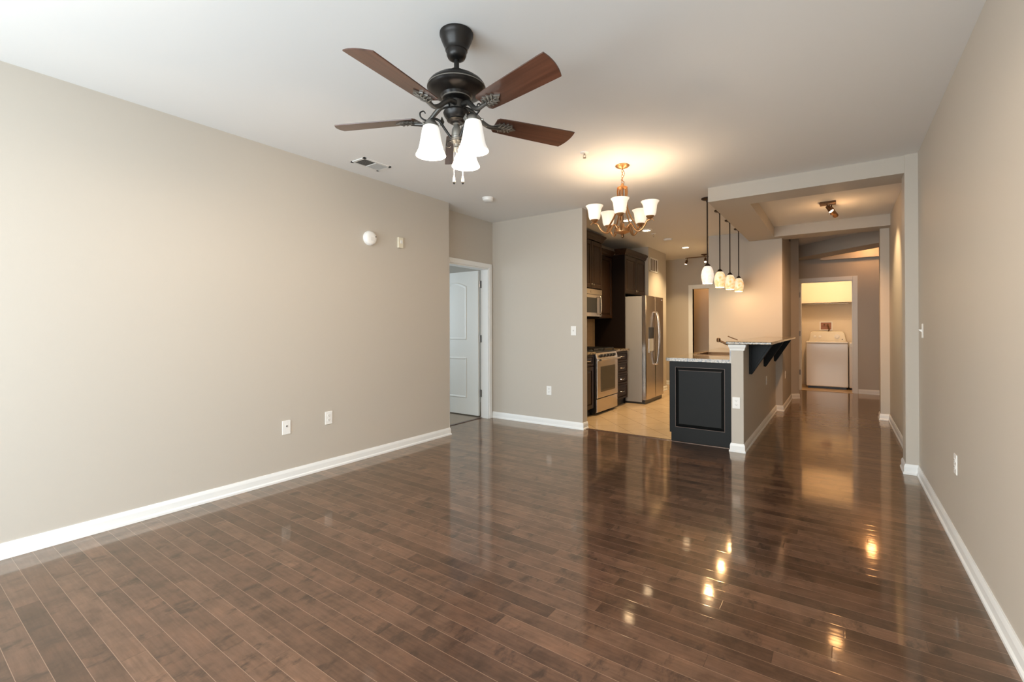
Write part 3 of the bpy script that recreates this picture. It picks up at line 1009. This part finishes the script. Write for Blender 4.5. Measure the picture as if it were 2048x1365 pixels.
G_OUT = 'white electrical wall plates'
plate('cable_jack', 'white cable jack plate low on the left wall, nearer the viewer', 'wall plate', G_OUT, 'jack', (XL, 2.066, .438), '+x')
plate('wall_outlet', 'white outlet low on the long left wall beside the cable jack', 'outlet', G_OUT, 'duplex', (XL, 2.457, .456), '+x')
plate('wall_outlet', 'white outlet low on the short wall left of the kitchen opening', 'outlet', G_OUT, 'duplex', (-3.068, YB, .45), '-y')
plate('light_switch', 'white toggle switch on the short wall beside the kitchen opening', 'light switch', G_OUT, 'switch', (-2.712, YB, 1.222), '-y')
plate('wall_outlet', 'white outlet on the end of the bar half wall', 'outlet', G_OUT, 'duplex', (-0.857, 5.14, .496), '-y')
plate('wall_outlet', 'white outlet on the hall side of the bar, below the brackets', 'outlet', G_OUT, 'duplex', (-0.79, 6.90, .56), '+x')
plate('wall_outlet', 'white outlet on the hall wall just past the bar', 'outlet', G_OUT, 'duplex', (-0.70, 8.40, .515), '+x')
plate('light_switch', 'white toggle switch on the right wall near the pier', 'light switch', G_OUT, 'switch', (XR, 4.963, 1.229), '-x')
plate('wall_outlet', 'white outlet low on the long right wall', 'outlet', G_OUT, 'duplex', (XR, 3.668, .468), '-x')

# alarm and sensor on the left wall
al = empty('smoke_alarm', (XL, 2.90, 2.142), 'round white smoke alarm high on the left wall', 'smoke alarm')
obj('base', lathe(BM(), [(.070, 0), (.072, .012), (.070, .016)], (XL, 2.9, 2.142), 32, 'x'), M_plate, al, smooth=40)
cv = obj('cover', lathe(BM(), [(.068, .016), (.066, .034), (.055, .046), (.030, .050)], (XL, 2.9, 2.142), 32, 'x'), M_plate, al, smooth=40)
obj('sounder_grille', B(XL + .048, 2.885, 2.115, XL + .0515, 2.925, 2.150), M_vent, cv)
obj('indicator', lathe(BM(), [(.006, .040), (.006, .050)], (XL, 2.945, 2.158), 10, 'x'), M_slot, cv)
se = empty('wall_sensor', (XL, 3.286, 2.155), 'small ivory sensor box on the left wall right of the smoke alarm', 'sensor')
obj('housing', B(XL, 3.253, 2.098, XL + .024, 3.319, 2.210), M_ivory, se, bevel=.005)
obj('lens', B(XL + .024, 3.277, 2.145, XL + .028, 3.305, 2.180), M_vent, se, bevel=.001)

# ceiling register over the left wall
vt = empty('ceiling_register', (-3.44, 2.68, H), 'white two way air register in the ceiling near the left wall', 'vent')
x0, x1, y0, y1 = -3.535, -3.345, 2.53, 2.825
bm = BM()
fz = H - .007
for a in ((x0, y0, x1, y0 + .022), (x0, y1 - .022, x1, y1), (x0, y0, x0 + .022, y1), (x1 - .022, y0, x1, y1)):
    box(bm, a[0], a[1], fz, a[2], a[3], H)
obj('frame', bm, M_vent, vt)
obj('duct_shadow', B(x0 + .02, y0 + .02, H - .0015, x1 - .02, y1 - .02, H - .0005), M_ventdark, vt)
ymid = (y0 + y1) / 2
obj('centre_bar', B(x0 + .02, ymid - .003, fz - .001, x1 - .02, ymid + .003, H), M_vent, vt)
for s in (-1, 1):
    bm = BM()
    for k in range(10):
        yy = (y0 + .0225 if s < 0 else ymid + .0045) + k * .0124
        a = .0065 if s < 0 else -.0065
        vs = [bm.verts.new(p) for p in ((x0 + .022, yy - a + .004, fz), (x1 - .022, yy - a + .004, fz), (x1 - .022, yy + a + .004, H - .001), (x0 + .022, yy + a + .004, H - .001))]
        bm.faces.new(vs)
    r_ = bmesh.ops.solidify(bm, geom=bm.faces[:], thickness=.0008)
    obj('louvres', bm, M_vent, vt)

# return grille on the boxed wall
gr = empty('return_grille', (-2.86, 8.68, 2.43), 'tan slotted return air grille on the cream wall above the refrigerator', 'vent')
x = -2.86
y0, y1, z0, z1 = 8.46, 8.90, 2.30, 2.56
bm = BM()
for a in ((y0, z0, y1, z0 + .02), (y0, z1 - .02, y1, z1), (y0, z0, y0 + .02, z1), (y1 - .02, z0, y1, z1)):
    box(bm, x, a[0], a[1], x + .010, a[2], a[3])
obj('frame', bm, M_vent, gr)
obj('backing', B(x, y0 + .02, z0 + .02, x + .001, y1 - .02, z1 - .02), mat('grille shadow brown', (.16, .11, .07), .7), gr)
bm = BM()
for k in range(3):
    yy = y0 + .02 + (k + 1) * .10
    box(bm, x + .001, yy - .010, z0 + .02, x + .008, yy + .010, z1 - .02)
obj('mullions', bm, M_vent, gr)


# sprinkler heads, smoke detector, recessed lights
def sprinkler(loc, label):
    s = empty('sprinkler_head', loc, label, 'sprinkler', 'ceiling sprinkler heads')
    x, y, z = loc
    obj('escutcheon', lathe(BM(), [(.036, z), (.034, z - .006), (.016, z - .010)], (x, y, 0), 20), M_plate, s, smooth=40)
    bm = lathe(BM(), [(.008, z - .008), (.008, z - .022)], (x, y, 0), 10)
    for sg in (-1, 1):
        tube(bm, [(x + sg * .008, y, z - .020), (x + sg * .013, y, z - .032), (x + sg * .004, y, z - .045)], .0025, 6)
    obj('frame_arms', bm, M_nickel, s)
    obj('deflector', lathe(BM(), [(.014, z - .045), (.014, z - .047)], (x, y, 0), 14), M_nickel, s)
    return s


sprinkler((-1.751, 3.543, H), 'small sprinkler head on the ceiling between fan and chandelier')
sprinkler((-2.397, 7.273, H), 'small sprinkler head on the kitchen ceiling')
sd = empty('smoke_detector', (-3.259, 4.145, H), 'round white detector on the ceiling above the open door', 'smoke detector')
obj('base', lathe(BM(), [(.066, H), (.066, H - .010)], (-3.259, 4.145, 0), 32), M_plate, sd, smooth=40)
obj('cover', lathe(BM(), [(.062, H - .010), (.058, H - .030), (.040, H - .042), (.022, H - .044)], (-3.259, 4.145, 0), 32), M_plate, sd, smooth=40)
kd = empty('smoke_detector', (-2.343, 7.85, H), 'flat white detector disc on the kitchen ceiling', 'smoke detector')
obj('base', lathe(BM(), [(.075, H), (.075, H - .008)], (-2.343, 7.85, 0), 32), M_plate, kd, smooth=40)
obj('cover', lathe(BM(), [(.070, H - .008), (.062, H - .026), (.03, H - .030)], (-2.343, 7.85, 0), 32), M_plate, kd, smooth=40)


def downlight(x, y, label, power):
    s = empty('recessed_light', (x, y, H), label, 'ceiling light', 'recessed kitchen ceiling lights')
    obj('trim_ring', lathe(BM(), [(.082, H - .001), (.082, H - .007), (.060, H - .010), (.056, H - .003)], (x, y, 0), 28, cap=False), M_plate, s, smooth=40)
    obj('lens', lathe(BM(), [(.057, H - .001), (.057, H - .005), (.03, H - .009)], (x, y, 0), 24), M_bulbw, s)
    spot('recessed_lamp', (x, y, H - .03), (x, y, 0), power, WARM2, 120, 0.8, .05)


downlight(-2.38, 6.129, 'lit recessed ceiling light glimpsed behind the chandelier arms', 85)
downlight(-2.391, 6.93, 'lit recessed ceiling light just right of the chandelier', 85)
downlight(-2.323, 8.853, 'lit recessed ceiling light at the far end of the kitchen ceiling', 110)


# ------------------------------------------------------------------ ceiling fan
FX, FY = -1.563, 1.736
fan = empty('ceiling_fan', (FX, FY, H), 'dark bronze ceiling fan with five walnut blades and three lit bell shades', 'ceiling fan')
c = (FX, FY, 0)
obj('canopy', lathe(BM(), [(.078, H), (.084, H - .003), (.084, H - .014), (.080, H - .020), (.078, H - .030), (.069, H - .052), (.060, H - .072), (.055, H - .084), (.055, H - .090), (.051, H - .094), (.049, H - .112), (.042, H - .126), (.028, H - .134), (.02, H - .135)], c, 40), M_bronze, fan, smooth=35)
obj('downrod', lathe(BM(), [(.013, 2.61), (.013, 2.545)], c, 16), M_bronze, fan, smooth=60)
obj('rod_collar', lathe(BM(), [(.020, 2.556), (.032, 2.552), (.034, 2.532), (.045, 2.526)], c, 24), M_bronze, fan, smooth=40)
mo = obj('motor_housing', lathe(BM(), [(.034, 2.530), (.075, 2.520), (.112, 2.503), (.134, 2.486), (.143, 2.474), (.146, 2.466), (.146, 2.458), (.141, 2.452), (.137, 2.446), (.120, 2.438), (.100, 2.430), (.080, 2.424), (.074, 2.414), (.070, 2.406), (.045, 2.400)], c, 48), M_bronze, fan, smooth=35)
bm = BM()
for rr_, zz in ((.145, 2.462), (.0715, 2.410)):
    lathe(bm, [(rr_ - .002, zz + .003), (rr_ + .0015, zz + .002), (rr_ + .0015, zz - .002), (rr_ - .002, zz - .003)], c, 48, cap=False)
obj('rubbed_band', bm, M_bronze_hi, mo, smooth=40)
obj('vent_collar', lathe(BM(), [(.036, 2.404), (.036, 2.345)], c, 24), M_bronze_mid, fan)
obj('switch_housing', lathe(BM(), [(.040, 2.354), (.063, 2.346), (.067, 2.337), (.063, 2.325), (.054, 2.312), (.046, 2.305), (.049, 2.300), (.040, 2.295), (.034, 2.292), (.032, 2.289), (.020, 2.285)], c, 36), M_bronze, fan, smooth=35)
obj('light_stem', lathe(BM(), [(.014, 2.292), (.020, 2.286), (.014, 2.280), (.016, 2.270), (.024, 2.256), (.026, 2.236), (.024, 2.222), (.026, 2.218), (.024, 2.213), (.027, 2.208), (.024, 2.203), (.027, 2.198), (.023, 2.193), (.012, 2.184), (.010, 2.172), (.015, 2.164), (.012, 2.150), (.002, 2.138)], c, 28), M_bronze_hi, fan, smooth=30)


def blade_bm():
    pts = []
    r0, r1 = .205, .642
    w0, w1 = .055, .071
    pts.append((r0, -w0 + .012))
    pts.append((r0 + .012, -w0))
    for k in range(1, 9):
        t = k / 8
        pts.append((r0 + .012 + (r1 - .030 - r0) * t, -(w0 + (w1 - w0) * t ** .7)))
    for k in range(0, 9):
        a = -1 + 2 * k / 8
        pts.append((r1 + .014 * (1 - a * a) - .012 * a, w1 * a))
    for k in range(7, -1, -1):
        t = k / 8
        pts.append((r0 + .012 + (r1 - .030 - r0) * t, (w0 + (w1 - w0) * t ** .7)))
    pts.append((r0, w0 - .012))
    # drop near-coincident points
    q = []
    for p in pts:
        if not q or (Vector(p) - Vector(q[-1])).length > .003: q.append(p)
    return prism(BM(), q, -.003, .003)


def leaf_bm(x0, s=1.0, z=-.004):
    """acanthus leaf ornament under the blade root, lobed outline with a raised rib"""
    bm = BM()
    lobes = [(0.0, 0.010), (.014, .020), (.018, .036), (.030, .024), (.036, .046), (.048, .028), (.058, .046), (.066, .026), (.080, .036), (.086, .018), (.108, .0)]
    up = [(x0 + a * s * 1.12, b * s * .82) for a, b in lobes]
    out = up + [(p[0], -p[1]) for p in up[::-1][1:]]
    prism(bm, out, z - .006, z)
    for k in range(4):
        xx = x0 + (.012 + k * .02) * s
        for sg in (-1, 1):
            tube(bm, spline([(xx, 0, z - .009), (xx + .012 * s, sg * .014 * s, z - .012), (xx + .018 * s, sg * .034 * s * (1 - .12 * k), z - .008)], 4), .0042, 6, .002)
    tube(bm, [(x0 - .01, 0, z - .010), (x0 + .1 * s, 0, z - .008)], .006, 8, .002)
    return bm


ZBL = 2.318
for i, ang in enumerate((276.5, 348.5, 60.5, 132.5, 204.5)):
    bl = obj('blade', blade_bm(), M_blade, fan, bevel=.001, seg=1, local=True)
    bl.location = (0, 0, ZBL - H)
    bl.rotation_euler = (R(-13), 0, R(ang))
    ir = tube(BM(), spline([(.034, 0, 2.378 - ZBL), (.075, 0, 2.372 - ZBL), (.105, 0, 2.350 - ZBL), (.140, 0, 2.318 - ZBL), (.175, 0, -.018), (.205, 0, -.016), (.24, 0, -.012)], 6), .014, 10, .009)
    bi = obj('blade_iron', ir, M_bronze_mid, bl, smooth=60, local=True)
    obj('leaf_ornament', leaf_bm(.205, 1.0), M_bronze_hi, bl, local=True, smooth=30)

SH_R = .128
rdir = Vector((r0.x, r0.y, 0))
fdir = Vector((-r0.y, r0.x, 0))
for al_ in (-165, -45, 75):
    dvec = rdir * math.cos(R(al_)) + fdir * math.sin(R(al_))
    p = Vector((FX, FY, 0)) + dvec * SH_R
    P = lambda r_, z: Vector((FX, FY, 0)) + dvec * r_ + Vector((0, 0, z))
    arm = tube(BM(), spline([P(.030, 2.215), P(.060, 2.255), P(.085, 2.290), P(.105, 2.298), P(.125, 2.294), P(.128, 2.280)], 6), .0065, 8)
    tube(arm, spline([P(.128, 2.284), P(.154, 2.286), P(.176, 2.298), P(.180, 2.320), P(.164, 2.330), P(.154, 2.320)], 6), .005, 8, .003)
    tube(arm, spline([P(.026, 2.200), P(.045, 2.190), P(.052, 2.172), P(.040, 2.164), P(.030, 2.172)], 5), .004, 8, .003)
    la = obj('lamp_arm', arm, M_bronze, fan, smooth=60)
    side = Vector((-dvec.y, dvec.x, 0))
    lf = BM()
    a0 = P(.070, 2.268)
    pts = [a0, a0 + dvec * .012 + Vector((0, 0, .022)) + side * .010, a0 + dvec * .004 + Vector((0, 0, .048)), a0 - dvec * .010 + Vector((0, 0, .024)) - side * .008]
    vs = [lf.verts.new(q) for q in pts]
    lf.faces.new(vs)
    bmesh.ops.solidify(lf, geom=lf.faces[:], thickness=.003)
    obj('arm_leaf', lf, M_bronze_hi, la)
    cup = lathe(BM(), [(.012, 2.288), (.024, 2.284), (.034, 2.272), (.040, 2.262), (.040, 2.256), (.030, 2.256)], (p.x, p.y, 0), 24)
    for k in range(3):
        a = 2 * PI * k / 3 + .4
        tube(cup, [(p.x + .036 * math.cos(a), p.y + .036 * math.sin(a), 2.264), (p.x + .050 * math.cos(a), p.y + .050 * math.sin(a), 2.262)], .005, 8)
    obj('shade_holder', cup, M_bronze_hi, fan, smooth=40)
    prof = [(.030, 2.268), (.037, 2.262), (.043, 2.240), (.049, 2.205), (.055, 2.170), (.061, 2.145), (.070, 2.125), (.074, 2.115)]
    sh = lathe(BM(), prof + [(r_ - .003, z_) for r_, z_ in prof[::-1]], (p.x, p.y, 0), 36, cap=False)
    obj('lamp_shade', sh, M_fanshade, fan, smooth=60)
    obj('bulb', lathe(BM(), [(.012, 2.255), (.013, 2.235), (.024, 2.205), (.026, 2.185), (.018, 2.165), (.004, 2.158)], (p.x, p.y, 0), 18), M_bulb, fan, smooth=60)
    point('fan_lamp', (p.x, p.y, 2.098), 24, (1.0, 0.80, 0.60), .03)
for k, (off_, fob) in enumerate(((-.010, M_chain), (.033, M_chain))):
    q = Vector((FX, FY, 0)) + rdir * off_ - fdir * .03
    bm = lathe(BM(), [(.0011, 2.19), (.0011, 2.012)], (q.x, q.y, 0), 6)
    ch = obj('pull_chain', bm, M_chain, fan)
    obj('chain_fob', lathe(BM(), [(.0018, 2.018), (.0045, 2.006), (.0068, 1.992), (.0064, 1.985)], (q.x, q.y, 0), 12), M_ivory, ch, smooth=50)
    obj('fob_tip', lathe(BM(), [(.0066, 1.985), (.0062, 1.979), (.003, 1.974)], (q.x, q.y, 0), 12), M_bronze, ch)

# ------------------------------------------------------------------ chandelier
CX, CYy = -1.612, 4.03
ch = empty('chandelier', (CX, CYy, H), 'copper gold five arm chandelier with lit upturned glass shades', 'chandelier')
c = (CX, CYy, 0)
obj('canopy', lathe(BM(), [(.062, H), (.064, H - .006), (.050, H - .018), (.022, H - .026), (.008, H - .034)], c, 32), M_gold, ch, smooth=40)
bm = BM()
z = H - .034
k = 0
while z > 2.575:
    a = R(90) * (k % 2)
    pts = [(CX + .009 * math.cos(t) * math.cos(a), CYy + .009 * math.cos(t) * math.sin(a), z - .014 + .016 * math.sin(t)) for t in [2 * PI * i / 12 for i in range(13)]]
    tube(bm, pts, .0022, 6)
    z -= .026
    k += 1
obj('chain', bm, M_gold, ch, smooth=60)
bm = tube(BM(), spline([(CX, CYy, H - .03), (CX + .020, CYy + .006, 2.66), (CX - .012, CYy, 2.61), (CX + .018, CYy, 2.585), (CX, CYy, 2.55)], 6), .002, 6)
obj('cord', bm, M_golddark, ch)
obj('top_loop', lathe(BM(), [(.006, 2.578), (.014, 2.566), (.020, 2.548), (.045, 2.542), (.048, 2.534), (.030, 2.528)], c, 28), M_gold, ch, smooth=40)
obj('centre_rod', lathe(BM(), [(.009, 2.53), (.009, 2.17)], c, 12), M_golddark, ch, smooth=60)
obj('hub', lathe(BM(), [(.016, 2.21), (.020, 2.185), (.030, 2.170), (.066, 2.160), (.068, 2.142), (.066, 2.130), (.040, 2.120), (.016, 2.110)], c, 32), M_gold, ch, smooth=40)
obj('finial', lathe(BM(), [(.010, 2.112), (.012, 2.100), (.014, 2.092), (.008, 2.080), (.002, 2.076)], c, 16), M_golddark, ch, smooth=50)
for al_ in (-36, -108, 180, 108, 36):
    dv = rdir * math.cos(R(al_)) + fdir * math.sin(R(al_))
    P = lambda r_, z: Vector((CX, CYy, 0)) + dv * r_ + Vector((0, 0, z))
    bm = tube(BM(), spline([P(.045, 2.165), P(.066, 2.195), P(.088, 2.190), P(.110, 2.150), P(.140, 2.124), P(.175, 2.132), P(.205, 2.165), P(.225, 2.200), P(.255, 2.215)], 6), .0085, 8)
    tube(bm, spline([P(.240, 2.210), P(.262, 2.216), P(.282, 2.208), P(.288, 2.196)], 5), .006, 8, .003)
    obj('arm', bm, M_gold, ch, smooth=60)
    bm = tube(BM(), spline([P(.040, 2.536), P(.044, 2.49), P(.038, 2.43), P(.046, 2.35), P(.080, 2.26), P(.125, 2.18), P(.146, 2.128)], 6), .0065, 8, .006, 2.0)
    obj('strap', bm, M_gold, ch, smooth=60)
    q = P(.255, 0)
    obj('shade_cup', lathe(BM(), [(.008, 2.212), (.016, 2.220), (.030, 2.232), (.036, 2.244), (.034, 2.247)], (q.x, q.y, 0), 24), M_gold, ch, smooth=40)
    prof = [(.033, 2.242), (.045, 2.249), (.052, 2.272), (.056, 2.305), (.060, 2.335), (.066, 2.352), (.077, 2.367), (.078, 2.371)]
    sh = lathe(BM(), prof + [(r_ - .003, z_ + .001) for r_, z_ in prof[::-1]], (q.x, q.y, 0), 32, cap=False)
    obj('lamp_shade', sh, M_chanshade, ch, smooth=60)
    obj('bulb', lathe(BM(), [(.010, 2.246), (.012, 2.262), (.022, 2.290), (.022, 2.310), (.012, 2.330), (.002, 2.334)], (q.x, q.y, 0), 16), M_bulbw, ch, smooth=60)
    point('chandelier_lamp', (q.x, q.y, 2.350), 1.5, (1.0, .77, .53), .025)

# ------------------------------------------------------------------ four pendants along the bulkhead edge
PXX = -1.232


def pendant(y, m, dz, label):
    p = empty('pendant_lamp', (PXX, y, H), label, 'pendant lamp', 'row of pendant lamps over the bar')
    c = (PXX, y, 0)
    obj('canopy', lathe(BM(), [(.064, H), (.064, H - .012), (.050, H - .020), (.016, H - .026), (.010, H - .045)], c, 28), M_pendmetal, p, smooth=40)
    zt = 1.985 + dz
    obj('stem', lathe(BM(), [(.0075, H - .04), (.0075, zt)], c, 10), M_pendmetal, p, smooth=60)
    obj('socket_cap', lathe(BM(), [(.009, zt + .022), (.018, zt + .012), (.032, zt - .004), (.034, zt - .014), (.02, zt - .016)], c, 24), M_pendmetal, p, smooth=40)
    z0 = zt - .012
    prof = [(.030, z0), (.046, z0 - .016), (.060, z0 - .050), (.068, z0 - .095), (.067, z0 - .130), (.060, z0 - .168), (.054, z0 - .196), (.055, z0 - .200)]
    sh = lathe(BM(), prof + [(r_ - .004, z_) for r_, z_ in prof[::-1]], c, 32, cap=False)
    obj('lamp_shade', sh, m, p, smooth=60)
    obj('bulb', lathe(BM(), [(.010, z0 - .02), (.012, z0 - .04), (.024, z0 - .075), (.024, z0 - .095), (.012, z0 - .118), (.002, z0 - .122)], c, 16), M_bulbw, p, smooth=60)
    point('pendant_bulb_light', (PXX, y, z0 - .206), 4.0, WARM2, .025)
    return p


pendant(5.62, M_mosaic_w, -.012, 'nearest pendant lamp over the bar, with a pure white glass shade')
pendant(6.295, M_mosaic_a, -.008, 'second pendant lamp from the viewer, amber glass with an orange shoulder')
pendant(6.95, M_mosaic_a, .010, 'third pendant lamp from the viewer, between two amber shades')
pendant(7.63, M_mosaic_a, .022, 'farthest pendant lamp in the row, closest to the hall wall')

# ------------------------------------------------------------------ hall spotlight in the tray
hs = empty('hall_spotlight', (-0.107, 6.653, H), 'three head spotlight fixture in the hall ceiling tray', 'spotlight')
obj('mounting_bar', B(-.19, 6.59, H - .028, -.03, 6.71, H), M_golddark, hs, bevel=.006)
for k, (px, py, pz) in enumerate(((-.075, 6.62, 2.625), (-.060, 6.74, 2.62), (-.035, 6.87, 2.615))):
    top = Vector((-.115 + .02 * k, 6.62 + .04 * k, H - .028))
    tip = Vector((px, py, pz))
    bm = tube(BM(), [top, top + Vector((0, .005, -.03))], .006, 8)
    obj('swivel', bm, M_golddark, hs)
    base_ = top + Vector((0, .005, -.03))
    dr_ = (tip - base_).normalized()
    mt = Matrix.Translation(base_) @ dr_.to_track_quat('Z', 'Y').to_matrix().to_4x4()
    ln = (tip - base_).length
    hd = obj('spot_head', lathe(BM(), [(.014, -.01), (.018, .01), (.022, ln * .6), (.030, ln), (.026, ln - .002)], (0, 0, 0), 20, mat=mt, cap=False), M_golddark, hs, smooth=40)
    obj('lens', lathe(BM(), [(.027, ln - .006), (.020, ln + .006), (.008, ln + .010)], (0, 0, 0), 18, mat=mt), M_bulbw, hd)
spot('hall_spot_lamp', (-.02, 6.78, 2.56), (.547, 6.95, 1.85), 42, WARM2, 75, .8, .03)
spot('hall_spot_lamp', (-.05, 6.90, 2.56), (-.55, 9.0, .5), 85, (1.0, .52, .22), 85, .8, .03)
point('tray_bounce_fill', (-.05, 6.75, 2.50), 2.5, WARM, .06)  # added fill without a spot head, imitates light bounced onto the tray ceiling

# kitchen track light
tk = empty('track_light', (-2.23, 9.9, H), 'small track light with angled spot heads at the far kitchen ceiling', 'track light')
obj('canopy', lathe(BM(), [(.060, H), (.060, H - .018), (.02, H - .030)], (-2.23, 9.9, 0), 24), M_golddark, tk, smooth=40)
obj('track_bar', B(-2.60, 9.892, H - .060, -2.02, 9.908, H - .042), M_golddark, tk)
obj('bar_stem', lathe(BM(), [(.008, H - .025), (.008, H - .045)], (-2.23, 9.9, 0), 10), M_golddark, tk)
for k, xx in enumerate((-2.56, -2.21)):
    b0 = Vector((xx, 9.9, H - .060))
    dr_ = Vector((-.25, -.1, -1)).normalized() if k == 0 else Vector((.1, -.5, -1)).normalized()
    mt = Matrix.Translation(b0) @ dr_.to_track_quat('Z', 'Y').to_matrix().to_4x4()
    hd = obj('spot_head', lathe(BM(), [(.006, 0), (.008, .03), (.022, .04), (.026, .12), (.024, .118)], (0, 0, 0), 18, mat=mt), M_golddark, tk, smooth=40)
    obj('lens', lathe(BM(), [(.023, .117), (.018, .125), (.006, .128)], (0, 0, 0), 18, mat=mt), M_bulbw, hd)
    tip = mt @ Vector((0, 0, .16))
    spot('track_lamp', tip, tip + dr_, 32, WARM2, 95, .7, .03)

# ------------------------------------------------------------------ laundry closet
wa = empty('washing_machine', (-.215, 11.7, 0), 'white top loading washing machine with dial console in the laundry', 'washing machine')
x0, x1, y0, y1 = -.570, .138, 11.40, 12.05
obj('body', B(x0, y0, .045, x1, y1, .925), M_washer, wa, bevel=.012, seg=3)
obj('foot_plinth', B(x0 + .03, y0 + .03, 0, x1 - .03, y1 - .03, .045), M_blackplastic, wa)
obj('lid', B(x0 - .004, y0 - .006, .925, x1 + .004, y1 - .16, .955), M_washer, wa, bevel=.010, seg=3)
bm = prism(BM(), [(x0 + .02, .925), (x1 - .02, .925), (x1 - .055, 1.13), (x1 - .09, 1.165), (x0 + .09, 1.165), (x0 + .055, 1.13)], y1 - .16, y1 - .02, 'y')
cn = obj('console', bm, mat('cream console enamel', (.80, .74, .58), .3), wa, bevel=.012, seg=3)
for xx, zz, rr_ in ((-.435, 1.055, .026), (-.345, 1.055, .026), (-.045, 1.055, .048)):
    kb = lathe(BM(), [(rr_, 0), (rr_, -.006)], (xx, y1 - .16, zz), 24, 'y')
    lathe(kb, [(rr_ * .8, -.006), (rr_ * .72, -.026), (rr_ * .5, -.028)], (xx, y1 - .16, zz), 24, 'y')
    obj('dial', kb, M_plate, cn, smooth=40)
obj('start_button', lathe(BM(), [(.010, 0), (.010, -.008)], (.045, y1 - .16, 1.0), 12, 'y'), M_slot, cn)

dy_ = empty('clothes_dryer', (.52, 11.7, 0), 'white front loading dryer partly hidden by the laundry door casing', 'dryer')
x0, x1 = .153, .84
bm = B(x0, y0, .045, x1, y1, .945)
obj('body', bm, M_washer, dy_, bevel=.010, seg=3)
obj('foot_plinth', B(x0 + .03, y0 + .03, 0, x1 - .03, y1 - .03, .045), M_blackplastic, dy_)
obj('kick_panel', B(x0 + .01, y0 - .008, .06, x1 - .01, y0, .265), M_washer, dy_, bevel=.004)
dd = obj('door', lathe(BM(), [(.225, 0), (.225, -.018), (.20, -.034), (.17, -.036)], ((x0 + x1) / 2 - .02, y0, .58), 48, 'y'), M_washer, dy_, smooth=40)
obj('door_ring', lathe(BM(), [(.225, -.004), (.236, -.010), (.225, -.022)], ((x0 + x1) / 2 - .02, y0, .58), 48, 'y', cap=False), M_nickel, dd, smooth=40)
obj('control_panel', B(x0 + .01, y0 - .010, .85, x1 - .01, y0, .93), M_plate, dy_, bevel=.004)

ls = empty('laundry_shelf', (-.2, 11.9, 1.79), 'shelf with hanging rod above the washing machine', 'shelf')
obj('board', B(-.80, 11.78, 1.785, 1.4, 12.1, 1.805), M_cream, ls)
obj('hanging_rod', tube(BM(), [(-.74, 11.83, 1.755), (.16, 11.83, 1.755)], .011, 12), M_nickel, ls, smooth=60)
obj('front_lip', B(-.80, 11.770, 1.772, 1.4, 11.78, 1.808), M_cream, ls)
wb = empty('washer_outlet_box', (-.24, 12.1, 1.27), 'recessed water hookup box on the wall above the washing machine', 'outlet box')
x0, x1, z0, z1 = -.335, -.145, 1.205, 1.355
bm = BM()
for a in ((x0 - .02, z0 - .02, x1 + .02, z0), (x0 - .02, z1, x1 + .02, z1 + .02), (x0 - .02, z0, x0, z1), (x1, z0, x1 + .02, z1)):
    box(bm, a[0], 12.088, a[1], a[2], 12.1, a[3])
obj('frame', bm, M_plate, wb)
obj('box_back', B(x0, 12.096, z0, x1, 12.0995, z1), M_pink, wb)
for xx in (-.27, -.21):
    obj('valve', lathe(BM(), [(.012, 0), (.012, -.02), (.018, -.022), (.018, -.03)], (xx, 12.096, 1.31), 12, 'y'), M_golddark, wb)
obj('hose', tube(BM(), spline([(-.21, 12.07, 1.30), (-.19, 12.06, 1.25), (-.185, 12.06, 1.20), (-.20, 12.07, 1.16)], 5), .012, 8), M_golddark, wb, smooth=60)

lc = empty('laundry_light', (-.1, 11.16, 2.6), 'round ceiling lamp inside the laundry closet', 'ceiling light')
obj('base', lathe(BM(), [(.13, 2.6), (.13, 2.585)], (-.1, 11.16, 0), 28), M_nickel, lc)
obj('globe', lathe(BM(), [(.12, 2.585), (.115, 2.55), (.08, 2.51), (.02, 2.495)], (-.1, 11.16, 0), 28), M_chanshade, lc, smooth=60)
point('laundry_lamp', (-.1, 11.16, 2.44), 22, (1.0, .67, .38), .06)
pl = empty('pantry_light', (-2.2, 10.9, H), 'ceiling lamp of the small room beyond the kitchen', 'ceiling light')
obj('globe', lathe(BM(), [(.12, H), (.115, H - .035), (.08, H - .075), (.02, H - .09)], (-2.2, 10.9, 0), 28), M_chanshade, pl, smooth=60)
point('pantry_lamp', (-2.2, 10.9, H - .15), 9, (1.0, .50, .17), .06)
hl = empty('hall_end_light', (.45, 10.5, 2.82), 'ceiling lamp in the recess above the slanted soffit', 'ceiling light')
obj('globe', lathe(BM(), [(.10, 2.82), (.095, 2.80), (.06, 2.77), (.02, 2.765)], (.45, 10.5, 0), 28), M_chanshade, hl, smooth=60)
point('hall_end_lamp', (.45, 10.5, 2.73), 6, (1.0, .50, .20), .06)
